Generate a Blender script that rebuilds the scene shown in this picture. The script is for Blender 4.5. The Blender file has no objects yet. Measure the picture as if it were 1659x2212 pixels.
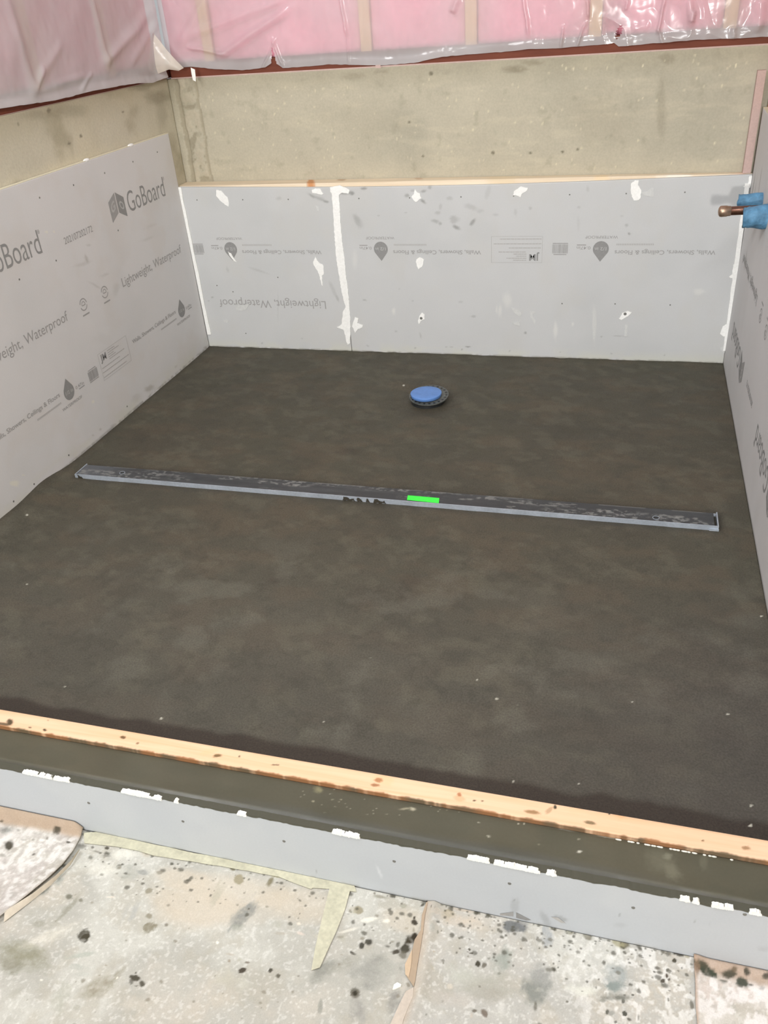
import bpy, bmesh, math, random
import numpy as np
from mathutils import Vector, Matrix, Euler
from mathutils.geometry import tessellate_polygon

# ------------------------------------------------------------------ camera, light, exposure
scene = bpy.context.scene
C = scene.collection
CAMP = Vector((1.71346531, -3.06983217, 1.24041709))
FPX = 1787.76
cam = bpy.data.objects.new('camera', bpy.data.cameras.new('camera'))
C.objects.link(cam)
cam.location = CAMP
cam.rotation_euler = Euler((1.01011219, 0.07090672, 0.26626695), 'XYZ')
cam.data.sensor_fit = 'VERTICAL'
cam.data.sensor_height = 24.0
cam.data.lens = FPX * 24.0 / 2212
cam.data.clip_start = 0.02
scene.camera = cam
scene.view_settings.view_transform = 'Standard'
scene.view_settings.look = 'None'
scene.view_settings.gamma = 1
scene.view_settings.exposure = -0.15
scene.view_settings.use_curve_mapping = False

world = bpy.data.worlds.new('world'); scene.world = world
world.use_nodes = True
bg = world.node_tree.nodes['Background']
bg.inputs[0].default_value = (0.95, 0.985, 1.0, 1)
bg.inputs[1].default_value = 0.52

def area(name, loc, target, sx, sy, power, col):
    l = bpy.data.lights.new(name, 'AREA'); l.shape = 'RECTANGLE'
    l.size = sx; l.size_y = sy; l.energy = power; l.color = col
    o = bpy.data.objects.new(name, l); C.objects.link(o)
    o.location = loc
    o.rotation_euler = (Vector(target) - Vector(loc)).to_track_quat('-Z', 'Y').to_euler()
    return o
area('daylight_opening', (1.6, -5.6, 2.3), (1.2, -1.2, 0.2), 1.1, 1.0, 18, (0.93, 0.97, 1.0))
area('unseen_overhead_lamp', (1.0, -1.6, 2.75), (1.0, -1.0, 0), 1.2, 0.35, 4, (1.0, 0.98, 0.95))
area('unseen_overhead_lamp', (0.15, -2.7, 2.3), (2.08, -1.0, 0.4), 1.2, 0.3, 35, (0.98, 0.99, 1.0))  # unseen fill lamp, added to brighten the right board
area('unseen_overhead_lamp', (2.0, -2.7, 2.3), (0.0, -0.7, 0.4), 1.2, 0.3, 42, (0.99, 0.99, 1.0))  # its counterpart, an added unseen fill lamp for the left board
wl = bpy.data.lights.new('work_light', 'SPOT'); wl.energy = 960; wl.spot_size = math.radians(40); wl.spot_blend = 0.6
wl.shadow_soft_size = 0.16; wl.color = (1.0, 0.97, 0.93)
wo = bpy.data.objects.new('work_light', wl); C.objects.link(wo)
wo.location = (1.82, -9.0, 1.76)
wo.rotation_euler = (Vector((1.25, 0, 0.62)) - Vector(wo.location)).to_track_quat('-Z', 'Y').to_euler()

# ------------------------------------------------------------------ measuring helpers: a pixel of the photo -> the point of a real plane
_R = cam.rotation_euler.to_matrix()
def _ray(u, v): return _R @ Vector(((u - 829.5) / FPX, -(v - 1106) / FPX, -1))
def onz(u, v, z=0.0):
    d = _ray(u, v); return CAMP + d * ((z - CAMP.z) / d.z)
def ony(u, v, y=0.0):
    d = _ray(u, v); return CAMP + d * ((y - CAMP.y) / d.y)
def onx(u, v, x=0.0):
    d = _ray(u, v); return CAMP + d * ((x - CAMP.x) / d.x)

def lin(c):
    return tuple(((v / 255) / 12.92 if v / 255 <= 0.04045 else ((v / 255 + 0.055) / 1.055) ** 2.4) for v in c)

# ------------------------------------------------------------------ numpy noise
_rng = np.random.RandomState(7)
_tab = _rng.rand(256, 256)
def vnoise(x, y, seed=0):
    x = np.asarray(x, float) + seed * 17.37; y = np.asarray(y, float) + seed * 9.71
    xi = np.floor(x).astype(int); yi = np.floor(y).astype(int)
    fx = x - xi; fy = y - yi
    fx = fx * fx * (3 - 2 * fx); fy = fy * fy * (3 - 2 * fy)
    g = lambda i, j: _tab[(xi + i) % 256, (yi + j) % 256]
    return (g(0, 0) * (1 - fx) + g(1, 0) * fx) * (1 - fy) + (g(0, 1) * (1 - fx) + g(1, 1) * fx) * fy
def fbm(x, y, octv=4, seed=0):
    s = 0; a = 0.5; t = 0
    for k in range(octv):
        s = s + a * vnoise(np.asarray(x) * 2 ** k, np.asarray(y) * 2 ** k, seed + k * 3); t += a; a *= 0.55
    return s / t
def sm(a, b, x):
    t = np.clip((x - a) / (b - a), 0, 1); return t * t * (3 - 2 * t)

# ------------------------------------------------------------------ materials
MATS = {}
def mat(name, rgb=(200, 200, 200), rough=0.8, spec=0.3, metal=0.0, var=0.06, scale=12.0, fine=0.05, fscale=160.0,
        bump=0.15, bscale=120.0, attr=False, stretch=(1, 1, 1), coat=0.0, rvar=0.0, dist=0.001):
    if name in MATS: return MATS[name]
    m = bpy.data.materials.new(name); m.use_nodes = True; MATS[name] = m
    nt = m.node_tree; N = nt.nodes; L = nt.links
    b = N['Principled BSDF']
    b.inputs['Roughness'].default_value = rough
    b.inputs['Specular IOR Level'].default_value = spec
    b.inputs['Metallic'].default_value = metal
    if coat: b.inputs['Coat Weight'].default_value = coat; b.inputs['Coat Roughness'].default_value = 0.12
    tc = N.new('ShaderNodeTexCoord'); mp = N.new('ShaderNodeMapping'); mp.inputs['Scale'].default_value = stretch
    L.new(tc.outputs['Object'], mp.inputs[0])
    def noise(sc, det):
        n = N.new('ShaderNodeTexNoise'); n.inputs['Scale'].default_value = sc; n.inputs['Detail'].default_value = det
        L.new(mp.outputs[0], n.inputs['Vector']); return n
    if attr:
        a = N.new('ShaderNodeAttribute'); a.attribute_name = 'Col'; src = a.outputs['Color']
    else:
        a = N.new('ShaderNodeRGB'); a.outputs[0].default_value = (*lin(rgb), 1); src = a.outputs[0]
    n1 = noise(scale, 6); n2 = noise(fscale, 3)
    def fac(n, amp):
        r = N.new('ShaderNodeMapRange'); r.inputs[1].default_value = 0.25; r.inputs[2].default_value = 0.75
        r.inputs[3].default_value = 1 - amp; r.inputs[4].default_value = 1 + amp
        L.new(n.outputs['Fac'], r.inputs[0]); return r
    f1 = fac(n1, var); f2 = fac(n2, fine)
    mu = N.new('ShaderNodeMath'); mu.operation = 'MULTIPLY'; L.new(f1.outputs[0], mu.inputs[0]); L.new(f2.outputs[0], mu.inputs[1])
    vm = N.new('ShaderNodeVectorMath'); vm.operation = 'SCALE'; L.new(src, vm.inputs[0]); L.new(mu.outputs[0], vm.inputs['Scale'])
    L.new(vm.outputs[0], b.inputs['Base Color'])
    if rvar:
        rr = N.new('ShaderNodeMapRange'); rr.inputs[1].default_value = 0.3; rr.inputs[2].default_value = 0.7
        rr.inputs[3].default_value = rough - rvar; rr.inputs[4].default_value = rough + rvar
        L.new(n1.outputs['Fac'], rr.inputs[0]); L.new(rr.outputs[0], b.inputs['Roughness'])
    if bump:
        nb = noise(bscale, 5); bp = N.new('ShaderNodeBump'); bp.inputs['Strength'].default_value = bump
        bp.inputs['Distance'].default_value = dist
        L.new(nb.outputs['Fac'], bp.inputs['Height']); L.new(bp.outputs[0], b.inputs['Normal'])
    return m

M_board = mat('grey_backer_board', attr=True, rough=0.62, spec=0.3, var=0.02, scale=6, fine=0.02, fscale=250, bump=0.12, bscale=220)
M_edge = mat('board_foam_edge', (226, 220, 196), 0.8, var=0.05)
M_conc = mat('cast_concrete', attr=True, rough=0.9, spec=0.2, var=0.05, scale=9, fine=0.06, fscale=140, bump=0.3, bscale=90, dist=0.002)
M_mud = mat('wet_sand_mortar', attr=True, rough=0.62, spec=0.28, var=0.05, scale=16, fine=0.26, fscale=260, bump=0.55, bscale=420, dist=0.0016, rvar=0.08)
M_slick = mat('trowelled_wet_mortar', attr=True, rough=0.42, spec=0.42, var=0.05, scale=10, fine=0.04, fscale=200, bump=0.12, bscale=150, rvar=0.12)
M_paper = mat('dusty_kraft_paper', attr=True, rough=0.9, spec=0.15, var=0.04, scale=30, fine=0.07, fscale=420, bump=0.35, bscale=260, dist=0.0012)
M_kraft = mat('clean_kraft_paper', (180, 160, 138), 0.85, var=0.05, scale=20, fine=0.03)
M_kraftp = mat('dusted_kraft_paper', (203, 191, 178), 0.9, var=0.05, scale=40, fine=0.06)
M_tape = mat('yellow_masking_tape', (198, 195, 173), 0.75, var=0.14, scale=40, fine=0.08)
M_print = mat('grey_ink', (160, 159, 158), 0.7, var=0.06, scale=120, bump=0)
M_printd = mat('dark_grey_ink', (144, 144, 143), 0.7, var=0.06, scale=120, bump=0)
M_printl = mat('pale_grey_ink', (176, 175, 173), 0.7, var=0.04, scale=120, bump=0)
M_knock = mat('board_grey_knockout', (182, 182, 181), 0.7, var=0.03, scale=120, bump=0)
M_seal = mat('white_sealant', (246, 246, 243), 0.5, 0.4, var=0.03, scale=40, bump=0.5, bscale=90, dist=0.002)
M_sealf = mat('thin_white_sealant_smear', (205, 206, 204), 0.6, var=0.04, scale=60, bump=0.2)
M_screw = mat('dark_screw_steel', (126, 126, 122), 0.5, metal=0.4, var=0.1)
M_black = mat('black_plastic', (38, 40, 42), 0.4, 0.5, var=0.1, scale=60, fine=0.15, fscale=300)
M_ring = mat('dusty_black_plastic', (84, 86, 82), 0.35, 0.5, var=0.3, scale=60, fine=0.3, fscale=260)
M_frame = mat('zinc_grey_steel', (172, 180, 190), 0.42, 0.5, metal=0.3, var=0.14, scale=25, fine=0.1)
M_cap = mat('blue_plastic', (98, 140, 205), 0.45, 0.45, var=0.10, scale=30, fine=0.05)
M_green = mat('green_sticker', (70, 245, 80), 0.5, var=0.02)
M_copper = mat('worn_copper', (128, 94, 80), 0.3, 0.5, metal=0.9, var=0.2, scale=40, fine=0.1)
M_solder = mat('solder_smeared_copper', (165, 140, 120), 0.35, 0.5, metal=0.8, var=0.2, scale=60)
M_btape = mat('blue_painters_tape', (88, 134, 166), 0.55, 0.35, var=0.4, scale=45, bump=0.9, bscale=55, dist=0.006)
M_redwood = mat('oxide_red_timber', (112, 62, 46), 0.75, var=0.14, scale=18, stretch=(0.6, 4, 4))
M_gasket = mat('pink_sill_foam', (196, 170, 162), 0.8, var=0.06, scale=40)
M_pink = mat('pink_glass_wool', (250, 178, 196), 0.95, 0.05, var=0.10, scale=14, fine=0.1, fscale=120, bump=0.9, bscale=70, dist=0.006)
M_crumb = mat('white_foam_crumb', (245, 245, 240), 0.8, var=0.02)

def wood(name, light, dark, gscale=9.0, stretch=(0.35, 9, 9), rough=0.65, marks=True):
    m = bpy.data.materials.new(name); m.use_nodes = True; MATS[name] = m
    nt = m.node_tree; N = nt.nodes; L = nt.links; b = N['Principled BSDF']
    b.inputs['Roughness'].default_value = rough; b.inputs['Specular IOR Level'].default_value = 0.25
    tc = N.new('ShaderNodeTexCoord'); mp = N.new('ShaderNodeMapping'); mp.inputs['Scale'].default_value = stretch
    L.new(tc.outputs['Object'], mp.inputs[0])
    n = N.new('ShaderNodeTexNoise'); n.inputs['Scale'].default_value = gscale; n.inputs['Detail'].default_value = 7
    n.inputs['Distortion'].default_value = 0.6
    L.new(mp.outputs[0], n.inputs['Vector'])
    r = N.new('ShaderNodeValToRGB'); r.color_ramp.elements[0].position = 0.3; r.color_ramp.elements[1].position = 0.62
    r.color_ramp.elements[0].color = (*lin(dark), 1); r.color_ramp.elements[1].color = (*lin(light), 1)
    L.new(n.outputs['Fac'], r.inputs[0])
    a = N.new('ShaderNodeAttribute'); a.attribute_name = 'Col'
    mx = N.new('ShaderNodeMix'); mx.data_type = 'RGBA'
    mx.inputs['Factor'].default_value = 0
    if marks: L.new(a.outputs['Alpha'], mx.inputs['Factor'])
    L.new(r.outputs[0], mx.inputs['A']); L.new(a.outputs['Color'], mx.inputs['B'])
    L.new(mx.outputs['Result'], b.inputs['Base Color'])
    bp = N.new('ShaderNodeBump'); bp.inputs['Strength'].default_value = 0.15; bp.inputs['Distance'].default_value = 0.001
    L.new(n.outputs['Fac'], bp.inputs['Height']); L.new(bp.outputs[0], b.inputs['Normal'])
    return m
M_pine = wood('fresh_pine', (245, 207, 173), (234, 190, 150))
M_pine2 = wood('pale_nailer_pine', (236, 220, 196), (222, 202, 174))
M_stud = wood('stud_pine', (236, 204, 160), (220, 184, 138), stretch=(9, 9, 0.35), marks=False)
M_ostud = wood('orange_stud_pine', (206, 150, 92), (184, 128, 74), stretch=(9, 9, 0.35), marks=False)

def plastic():
    m = bpy.data.materials.new('clear_poly_sheeting'); m.use_nodes = True
    nt = m.node_tree; N = nt.nodes; L = nt.links
    for n in list(N): N.remove(n)
    out = N.new('ShaderNodeOutputMaterial')
    tc = N.new('ShaderNodeTexCoord')
    at = N.new('ShaderNodeAttribute'); at.attribute_name = 'Col'
    tr = N.new('ShaderNodeBsdfTransparent'); tr.inputs[0].default_value = (0.96, 0.95, 0.95, 1)
    di = N.new('ShaderNodeBsdfDiffuse'); di.inputs[0].default_value = (0.86, 0.85, 0.86, 1)
    tl = N.new('ShaderNodeBsdfTranslucent'); tl.inputs[0].default_value = (0.8, 0.78, 0.78, 1)
    gl = N.new('ShaderNodeBsdfGlossy'); gl.inputs['Roughness'].default_value = 0.16
    m1 = N.new('ShaderNodeMixShader'); m1.inputs[0].default_value = 0.35
    L.new(di.outputs[0], m1.inputs[1]); L.new(tl.outputs[0], m1.inputs[2])
    m2 = N.new('ShaderNodeMixShader')
    L.new(at.outputs['Fac'], m2.inputs[0]); L.new(tr.outputs[0], m2.inputs[1]); L.new(m1.outputs[0], m2.inputs[2])
    fr = N.new('ShaderNodeFresnel'); fr.inputs['IOR'].default_value = 1.5
    ma = N.new('ShaderNodeMath'); ma.operation = 'MULTIPLY_ADD'; ma.inputs[1].default_value = 0.8; ma.inputs[2].default_value = 0.0
    L.new(fr.outputs[0], ma.inputs[0])
    m3 = N.new('ShaderNodeMixShader')
    L.new(ma.outputs[0], m3.inputs[0]); L.new(m2.outputs[0], m3.inputs[1]); L.new(gl.outputs[0], m3.inputs[2])
    n = N.new('ShaderNodeTexNoise'); n.inputs['Scale'].default_value = 9; n.inputs['Detail'].default_value = 3; n.inputs['Distortion'].default_value = 0.8
    L.new(tc.outputs['Object'], n.inputs['Vector'])
    bp = N.new('ShaderNodeBump'); bp.inputs['Strength'].default_value = 0.35; bp.inputs['Distance'].default_value = 0.01
    L.new(n.outputs['Fac'], bp.inputs['Height'])
    L.new(bp.outputs[0], gl.inputs['Normal']); L.new(bp.outputs[0], fr.inputs['Normal'])
    L.new(m3.outputs[0], out.inputs[0]); return m
M_poly = plastic()

# ------------------------------------------------------------------ object helpers
def link(name, me, m, parent=None):
    o = bpy.data.objects.new(name, me); C.objects.link(o)
    if m is not None and not me.materials: me.materials.append(m)
    if parent is not None:
        o.parent = parent
        o.matrix_parent_inverse = Matrix.Translation(-Vector(parent.location)) if parent.type == 'EMPTY' else Matrix.Identity(4)
    return o
def tag(o, label=None, cat=None, group=None, kind=None):
    if label: o['label'] = label
    if cat: o['category'] = cat
    if group: o['group'] = group
    if kind: o['kind'] = kind
    return o
def thing(name, loc, label, cat, group=None):
    o = bpy.data.objects.new(name, None); C.objects.link(o); o.location = loc
    o.empty_display_size = 0.05
    return tag(o, label, cat, group)
def from_bm(name, bm, m, parent=None, smooth=False):
    bmesh.ops.recalc_face_normals(bm, faces=bm.faces)
    me = bpy.data.meshes.new(name); bm.to_mesh(me); bm.free()
    if smooth:
        for p in me.polygons: p.use_smooth = True
    return link(name, me, m, parent)
def box(name, lo, hi, m, parent=None, bev=0.0, rot=None):
    bm = bmesh.new(); bmesh.ops.create_cube(bm, size=1)
    lo = Vector(lo); hi = Vector(hi)
    for v in bm.verts: v.co = Vector(((lo + hi) / 2)[i] + v.co[i] * (hi - lo)[i] for i in range(3))
    if bev: bmesh.ops.bevel(bm, geom=bm.edges[:], offset=bev, segments=2, affect='EDGES')
    if rot is not None:
        c, ang, ax = rot; bmesh.ops.rotate(bm, cent=c, matrix=Matrix.Rotation(ang, 3, ax), verts=bm.verts)
    return from_bm(name, bm, m, parent)

def grid_mesh(name, P, m, parent=None, thick=None, col=None, smooth=True, closed=True):
    """P: (nv, nu, 3) points; thick: vector added for the back skirt; col (nv,nu,4) colours"""
    nv, nu = P.shape[:2]
    verts = P.reshape(-1, 3)
    idx = np.arange(nv * nu).reshape(nv, nu)
    f = np.stack([idx[:-1, :-1], idx[:-1, 1:], idx[1:, 1:], idx[1:, :-1]], -1).reshape(-1, 4)
    faces = f.tolist(); nf = len(faces)
    cc = None if col is None else col.reshape(-1, 4)
    if thick is not None:
        ring = list(idx[0, :]) + list(idx[1:, -1]) + list(idx[-1, -2::-1]) + list(idx[-2:0:-1, 0])
        n0 = len(verts); t = np.array(thick)
        back = verts[ring] + (t if t.ndim == 1 else t)
        verts = np.concatenate([verts, back])
        k = len(ring)
        for i in range(k):
            j = (i + 1) % k
            faces.append([ring[j], ring[i], n0 + i, n0 + j])
        if closed: faces.append([n0 + i for i in range(k)])
        if cc is not None: cc = np.concatenate([cc, cc[ring]])
    me = bpy.data.meshes.new(name)
    me.from_pydata(verts.tolist(), [], faces); 
    if smooth:
        sf = np.zeros(len(faces), bool); sf[:nf] = True
        me.polygons.foreach_set('use_smooth', sf)
    if cc is not None:
        a = me.color_attributes.new('Col', 'FLOAT_COLOR', 'POINT')
        a.data.foreach_set('color', np.ascontiguousarray(cc, dtype=np.float32).ravel())
    me.update()
    # consistent outward normals for flat grids
    return link(name, me, m, parent)

class Paint:
    """colours (linear) on an array of world points"""
    def __init__(s, P, rgb):
        s.P = P; s.c = np.ones(P.shape[:2] + (4,)); s.c[..., :3] = lin(rgb)
    def mix(s, rgb, a):
        a = np.clip(a, 0, 1)[..., None]
        s.c[..., :3] = s.c[..., :3] * (1 - a) + np.array(lin(rgb)) * a
    def mul(s, k):
        s.c[..., :3] *= k[..., None]
    def blob(s, cen, U, V, rgb, a=1.0, soft=0.35, rag=0.25, seed=1, grain=False):
        """ellipse with half axes U, V (world vectors) and a ragged edge"""
        c = np.array(cen); U = np.array(U); V = np.array(V)
        R = max(np.linalg.norm(U), np.linalg.norm(V)) * 1.8
        D = s.P - c
        msk = (np.abs(D) < R).all(-1)
        ii = np.where(msk)
        if len(ii[0]) == 0: return
        D = D[ii]
        G = np.array([[U @ U, U @ V], [U @ V, V @ V]]); Gi = np.linalg.pinv(G)
        ab = np.stack([D @ U, D @ V], -1) @ Gi
        r = np.sqrt((ab ** 2).sum(-1))
        q = 1.1; sd = seed * 1.7
        r = r + rag * ((fbm(ab[:, 0] * q + sd, ab[:, 1] * q + sd, 4, seed) - .5) * 2.6 + (fbm(ab[:, 0] * 4 + sd, ab[:, 1] * 4 + sd, 3, seed + 5) - .5) * .9)
        w = a * (1 - sm(1 - soft, 1 + soft * 0.6, r))
        if grain: w = w * np.clip(.35 + 1.3 * fbm(s.P[ii][:, 0] * 130, (s.P[ii][:, 1] + s.P[ii][:, 2]) * 130, 3, 77), 0, 1.25)
        w = np.clip(w, 0, 1)
        s.c[ii[0], ii[1], :3] = s.c[ii[0], ii[1], :3] * (1 - w[:, None]) + np.array(lin(rgb)) * w[:, None]
    def pxblob(s, F, u, v, ru, rv, rgb, a=1.0, soft=0.35, rag=0.25, rot=0, seed=None, grain=False):
        cr, sr = math.cos(math.radians(rot)), math.sin(math.radians(rot))
        c = F(u, v)
        s.blob(c, F(u + ru * cr, v + ru * sr) - c, F(u - rv * sr, v + rv * cr) - c, rgb, a, soft, rag, seed if seed is not None else int(u + v * 3) % 97, grain)

def solid_poly(name, pts, off, m, parent=None, jitter=0):
    """flat outline of 3D points, given thickness 'off' (vector)"""
    pts = [Vector(p) for p in pts]; off = Vector(off)
    tris = tessellate_polygon([pts]); n = len(pts)
    verts = pts + [p + off for p in pts]
    faces = [tuple(t) for t in tris] + [tuple(n + i for i in reversed(t)) for t in tris]
    for i in range(n):
        j = (i + 1) % n; faces.append((i, n + i, n + j, j))
    me = bpy.data.meshes.new(name); me.from_pydata([tuple(v) for v in verts], [], faces)
    bm = bmesh.new(); bm.from_mesh(me); bmesh.ops.recalc_face_normals(bm, faces=bm.faces); bm.to_mesh(me); bm.free()
    return link(name, me, m, parent)
def ragged(pts, step, amp, seed=0, loop=True):
    rnd = random.Random(seed); out = []
    n = len(pts)
    for i in range(n if loop else n - 1):
        a = Vector(pts[i]); b = Vector(pts[(i + 1) % n]); k = max(1, int((b - a).length / step))
        for q in range(k):
            p = a.lerp(b, q / k)
            out.append((p.x + rnd.uniform(-amp, amp), p.y + rnd.uniform(-amp, amp)))
    if not loop: out.append(tuple(pts[-1]))
    return out
def cyl_bm(bm, p0, p1, r0, r1=None, n=24, caps=True):
    p0 = Vector(p0); p1 = Vector(p1); r1 = r0 if r1 is None else r1
    d = (p1 - p0); q = d.to_track_quat('Z', 'Y').to_matrix()
    a = [bm.verts.new(p0 + q @ Vector((r0 * math.cos(2 * math.pi * i / n), r0 * math.sin(2 * math.pi * i / n), 0))) for i in range(n)]
    b = [bm.verts.new(p1 + q @ Vector((r1 * math.cos(2 * math.pi * i / n), r1 * math.sin(2 * math.pi * i / n), 0))) for i in range(n)]
    for i in range(n): bm.faces.new((a[i], a[(i + 1) % n], b[(i + 1) % n], b[i]))
    if caps: bm.faces.new(a[::-1]); bm.faces.new(b)
def lathe(name, p0, axis, prof, m, parent=None, n=40, wob=0, seed=0):
    """prof: list of (distance along axis, radius)"""
    p0 = Vector(p0); q = Vector(axis).to_track_quat('Z', 'Y').to_matrix(); bm = bmesh.new(); rows = []
    rnd = random.Random(seed)
    for t, r in prof:
        rows.append([bm.verts.new(p0 + q @ Vector(((r + rnd.uniform(-wob, wob)) * math.cos(2 * math.pi * i / n),
                     (r + rnd.uniform(-wob, wob)) * math.sin(2 * math.pi * i / n), t + rnd.uniform(-wob, wob)))) for i in range(n)])
    for a, b in zip(rows, rows[1:]):
        for i in range(n): bm.faces.new((a[i], a[(i + 1) % n], b[(i + 1) % n], b[i]))
    bm.faces.new(rows[0][::-1]); bm.faces.new(rows[-1])
    return from_bm(name, bm, m, parent, smooth=True)

# ------------------------------------------------------------------ text
def text_2d(s, bold=0.0):
    cu = bpy.data.curves.new('t', 'FONT'); cu.body = s; cu.offset = bold; cu.resolution_u = 4
    ob = bpy.data.objects.new('t', cu); C.objects.link(ob)
    dg = bpy.context.evaluated_depsgraph_get(); dg.update()
    me = bpy.data.meshes.new_from_object(ob.evaluated_get(dg))
    v = np.array([p.co[:2] for p in me.vertices]); f = [list(p.vertices) for p in me.polygons]
    bpy.data.objects.remove(ob); bpy.data.curves.remove(cu); bpy.data.meshes.remove(me)
    return v, f
_cap = None
def lettering(s, s0, s1, base, cap, mp, m, parent, name='printed_lettering', bold=0.0):
    """writing from s0 to s1 along the board, baseline at t=base, capitals 'cap' tall; mp(s, t) -> world"""
    global _cap
    if _cap is None: _cap = text_2d('H')[0][:, 1].max()
    v, f = text_2d(s, bold)
    x = (v[:, 0] - v[:, 0].min()) / (v[:, 0].max() - v[:, 0].min()) * (s1 - s0) + s0
    y = v[:, 1] / _cap * cap + base
    me = bpy.data.meshes.new(name); me.from_pydata([tuple(mp(a, b)) for a, b in zip(x, y)], [], f)
    return link(name, me, m, parent)
def flat(name, polys, mp, m, parent, lift=0.0):
    verts = []; faces = []
    for p in polys:
        n0 = len(verts); vs = [Vector((a, b, 0)) for a, b in p]
        for t in tessellate_polygon([vs]): faces.append([n0 + i for i in t])
        verts += [tuple(mp(a, b, lift)) for a, b in p]
    me = bpy.data.meshes.new(name); me.from_pydata(verts, [], faces)
    return link(name, me, m, parent)

def rect(a, b, c, d): return [(a, c), (b, c), (b, d), (a, d)]
def drop_mark(s, mp, par):
    pts = []
    for i in range(25):   # pointed top at t=.262, round bottom at t=.189
        an = math.pi * 1.17 - i / 24 * math.pi * 1.34 - math.pi
        pts.append((s + 0.0275 * math.cos(an), 0.2175 + 0.0275 * math.sin(an)))
    pts.append((s, 0.2625))
    flat('printed_drop', [pts], mp, M_printd, par)
    lettering('1/2 in', s - 0.019, s + 0.021, 0.2115, 0.011, lambda a, b: mp(a, b, 0.0003), M_knock, par, bold=0.01)
def drop_row(s, mp, par, walls=True, small=True, depth=True, water=True):
    drop_mark(s, mp, par)
    if walls: lettering('Walls, Showers, Ceilings & Floors', s - 0.384, s - 0.048, 0.2225, 0.0145, mp, M_print, par, bold=0.012)
    if small: flat('printed_line', [rect(s - 0.178 + i * 0.0058, s - 0.1745 + i * 0.0058, 0.1985, 0.2045) for i in range(22)], mp, M_printl, par)
    if water: lettering('WATERPROOF', s - 0.056, s + 0.056, 0.1715, 0.0095, mp, M_print, par, bold=0.01)
    if depth:
        lettering('0.47in', s + 0.036, s + 0.084, 0.2085, 0.0105, mp, M_print, par, bold=0.005)
        flat('printed_line', [rect(s + 0.052, s + 0.084, 0.2015, 0.2050)], mp, M_print, par)
def barcode(s, mp, par):
    rnd = random.Random(5); x = s; P = []
    while x < s + 0.055:
        w = rnd.choice((0.001, 0.0016, 0.0026)); P.append(rect(x, x + w, 0.201, 0.233)); x += w + rnd.choice((0.0009, 0.0014))
    P.append(rect(s, s + 0.054, 0.196, 0.199)); P.append(rect(s + 0.004, s + 0.05, 0.2355, 0.2385))
    flat('printed_barcode', P, mp, M_print, par)
def label_box(s, mp, par):
    a, b, c, d = s, s + 0.186, 0.172, 0.267; w = 0.0011
    P = [rect(a, b, c, c + w), rect(a, b, d - w, d), rect(a, a + w, c, d), rect(b - w, b, c, d)]
    for (x0, x1, t) in ((0.057, 0.105, .258), (0.057, 0.130, .2505), (0.057, 0.095, .243), (0.057, 0.105, .2355), (0.060, 0.160, .228),
                        (0.006, 0.122, .2135), (0.004, 0.178, .1985), (0.004, 0.155, .1815)):
        x = a + x0
        rnd = random.Random(int(t * 1e4))
        while x < a + x1:
            l = rnd.uniform(0.006, 0.016); P.append(rect(x, min(x + l, a + x1), t - 0.0013, t + 0.0017)); x += l + 0.0012
    flat('printed_label', P, mp, M_printl, par)
    lettering('JM', s + 0.010, s + 0.047, 0.237, 0.022, mp, M_printd, par, bold=0.03)
def logo(s, mp, par):
    flat('printed_logo', [[(s, .637), (s, .704), (s + .047, .727), (s + .047, .660)]], mp, M_print, par)
    flat('printed_logo', [[(s + .052, .727), (s + .098, .702), (s + .098, .637), (s + .052, .660)]], mp, M_printd, par)
    lettering('G', s + .008, s + .036, .670, .028, lambda a, b: mp(a, b + (a - s - .02) * .45, 0.0003), M_knock, par, bold=0.03)
    lettering('O', s + .063, s + .090, .668, .024, lambda a, b: mp(a, b - (a - s - .075) * .45, 0.0003), M_knock, par, bold=0.03)
def goboard(s, mp, par):
    logo(s - .117, mp, par)
    lettering('GoBoard', s, s + .268, .646, .068, mp, M_printd, par, bold=-0.004)
    lettering('®', s + .270, s + .280, .700, .012, mp, M_print, par)
def cert(s, mp, par, t=.443):
    polys = []
    for r0, r1, a0, a1 in ((.017, .0205, .1, 2.9), (.017, .0205, 3.5, 6.0), (.008, .0105, -.3, 3.4)):
        n = 14; A = [(s + r1 * math.cos(a0 + (a1 - a0) * i / n), t + r1 * math.sin(a0 + (a1 - a0) * i / n)) for i in range(n + 1)]
        Bp = [(s + r0 * math.cos(a0 + (a1 - a0) * i / n), t + r0 * math.sin(a0 + (a1 - a0) * i / n)) for i in range(n + 1)]
        polys.append(A + Bp[::-1])
    polys.append(rect(s - .018, s + .02, t - .036, t - .031)); polys.append(rect(s - .008, s + .010, t - .004, t - .001))
    flat('printed_seal', polys, mp, M_print, par)

# ------------------------------------------------------------------ dimensions (metres; back board face y=0, left board face x=0)
W = 2.08; HB = 0.6546; HS = 0.848; HT = 1.021; FZ = -0.08; BT = 0.0127
YC = -2.26                                   # outer face of the curb
def yconc(x): return 0.098 - 0.027 * x       # face of the back concrete wall

# ------------------------------------------------------------------ SETTING
def mesh_box_struct(name, lo, hi, m):
    return tag(box(name, lo, hi, m), kind='structure')
# floor slab
tag(box('floor', (-1.2, -6.6, FZ - 0.12), (3.6, 0.4, FZ - 0.003), mat('concrete_slab', (168, 164, 152), 0.9, var=0.1, scale=6)), kind='structure')

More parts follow.
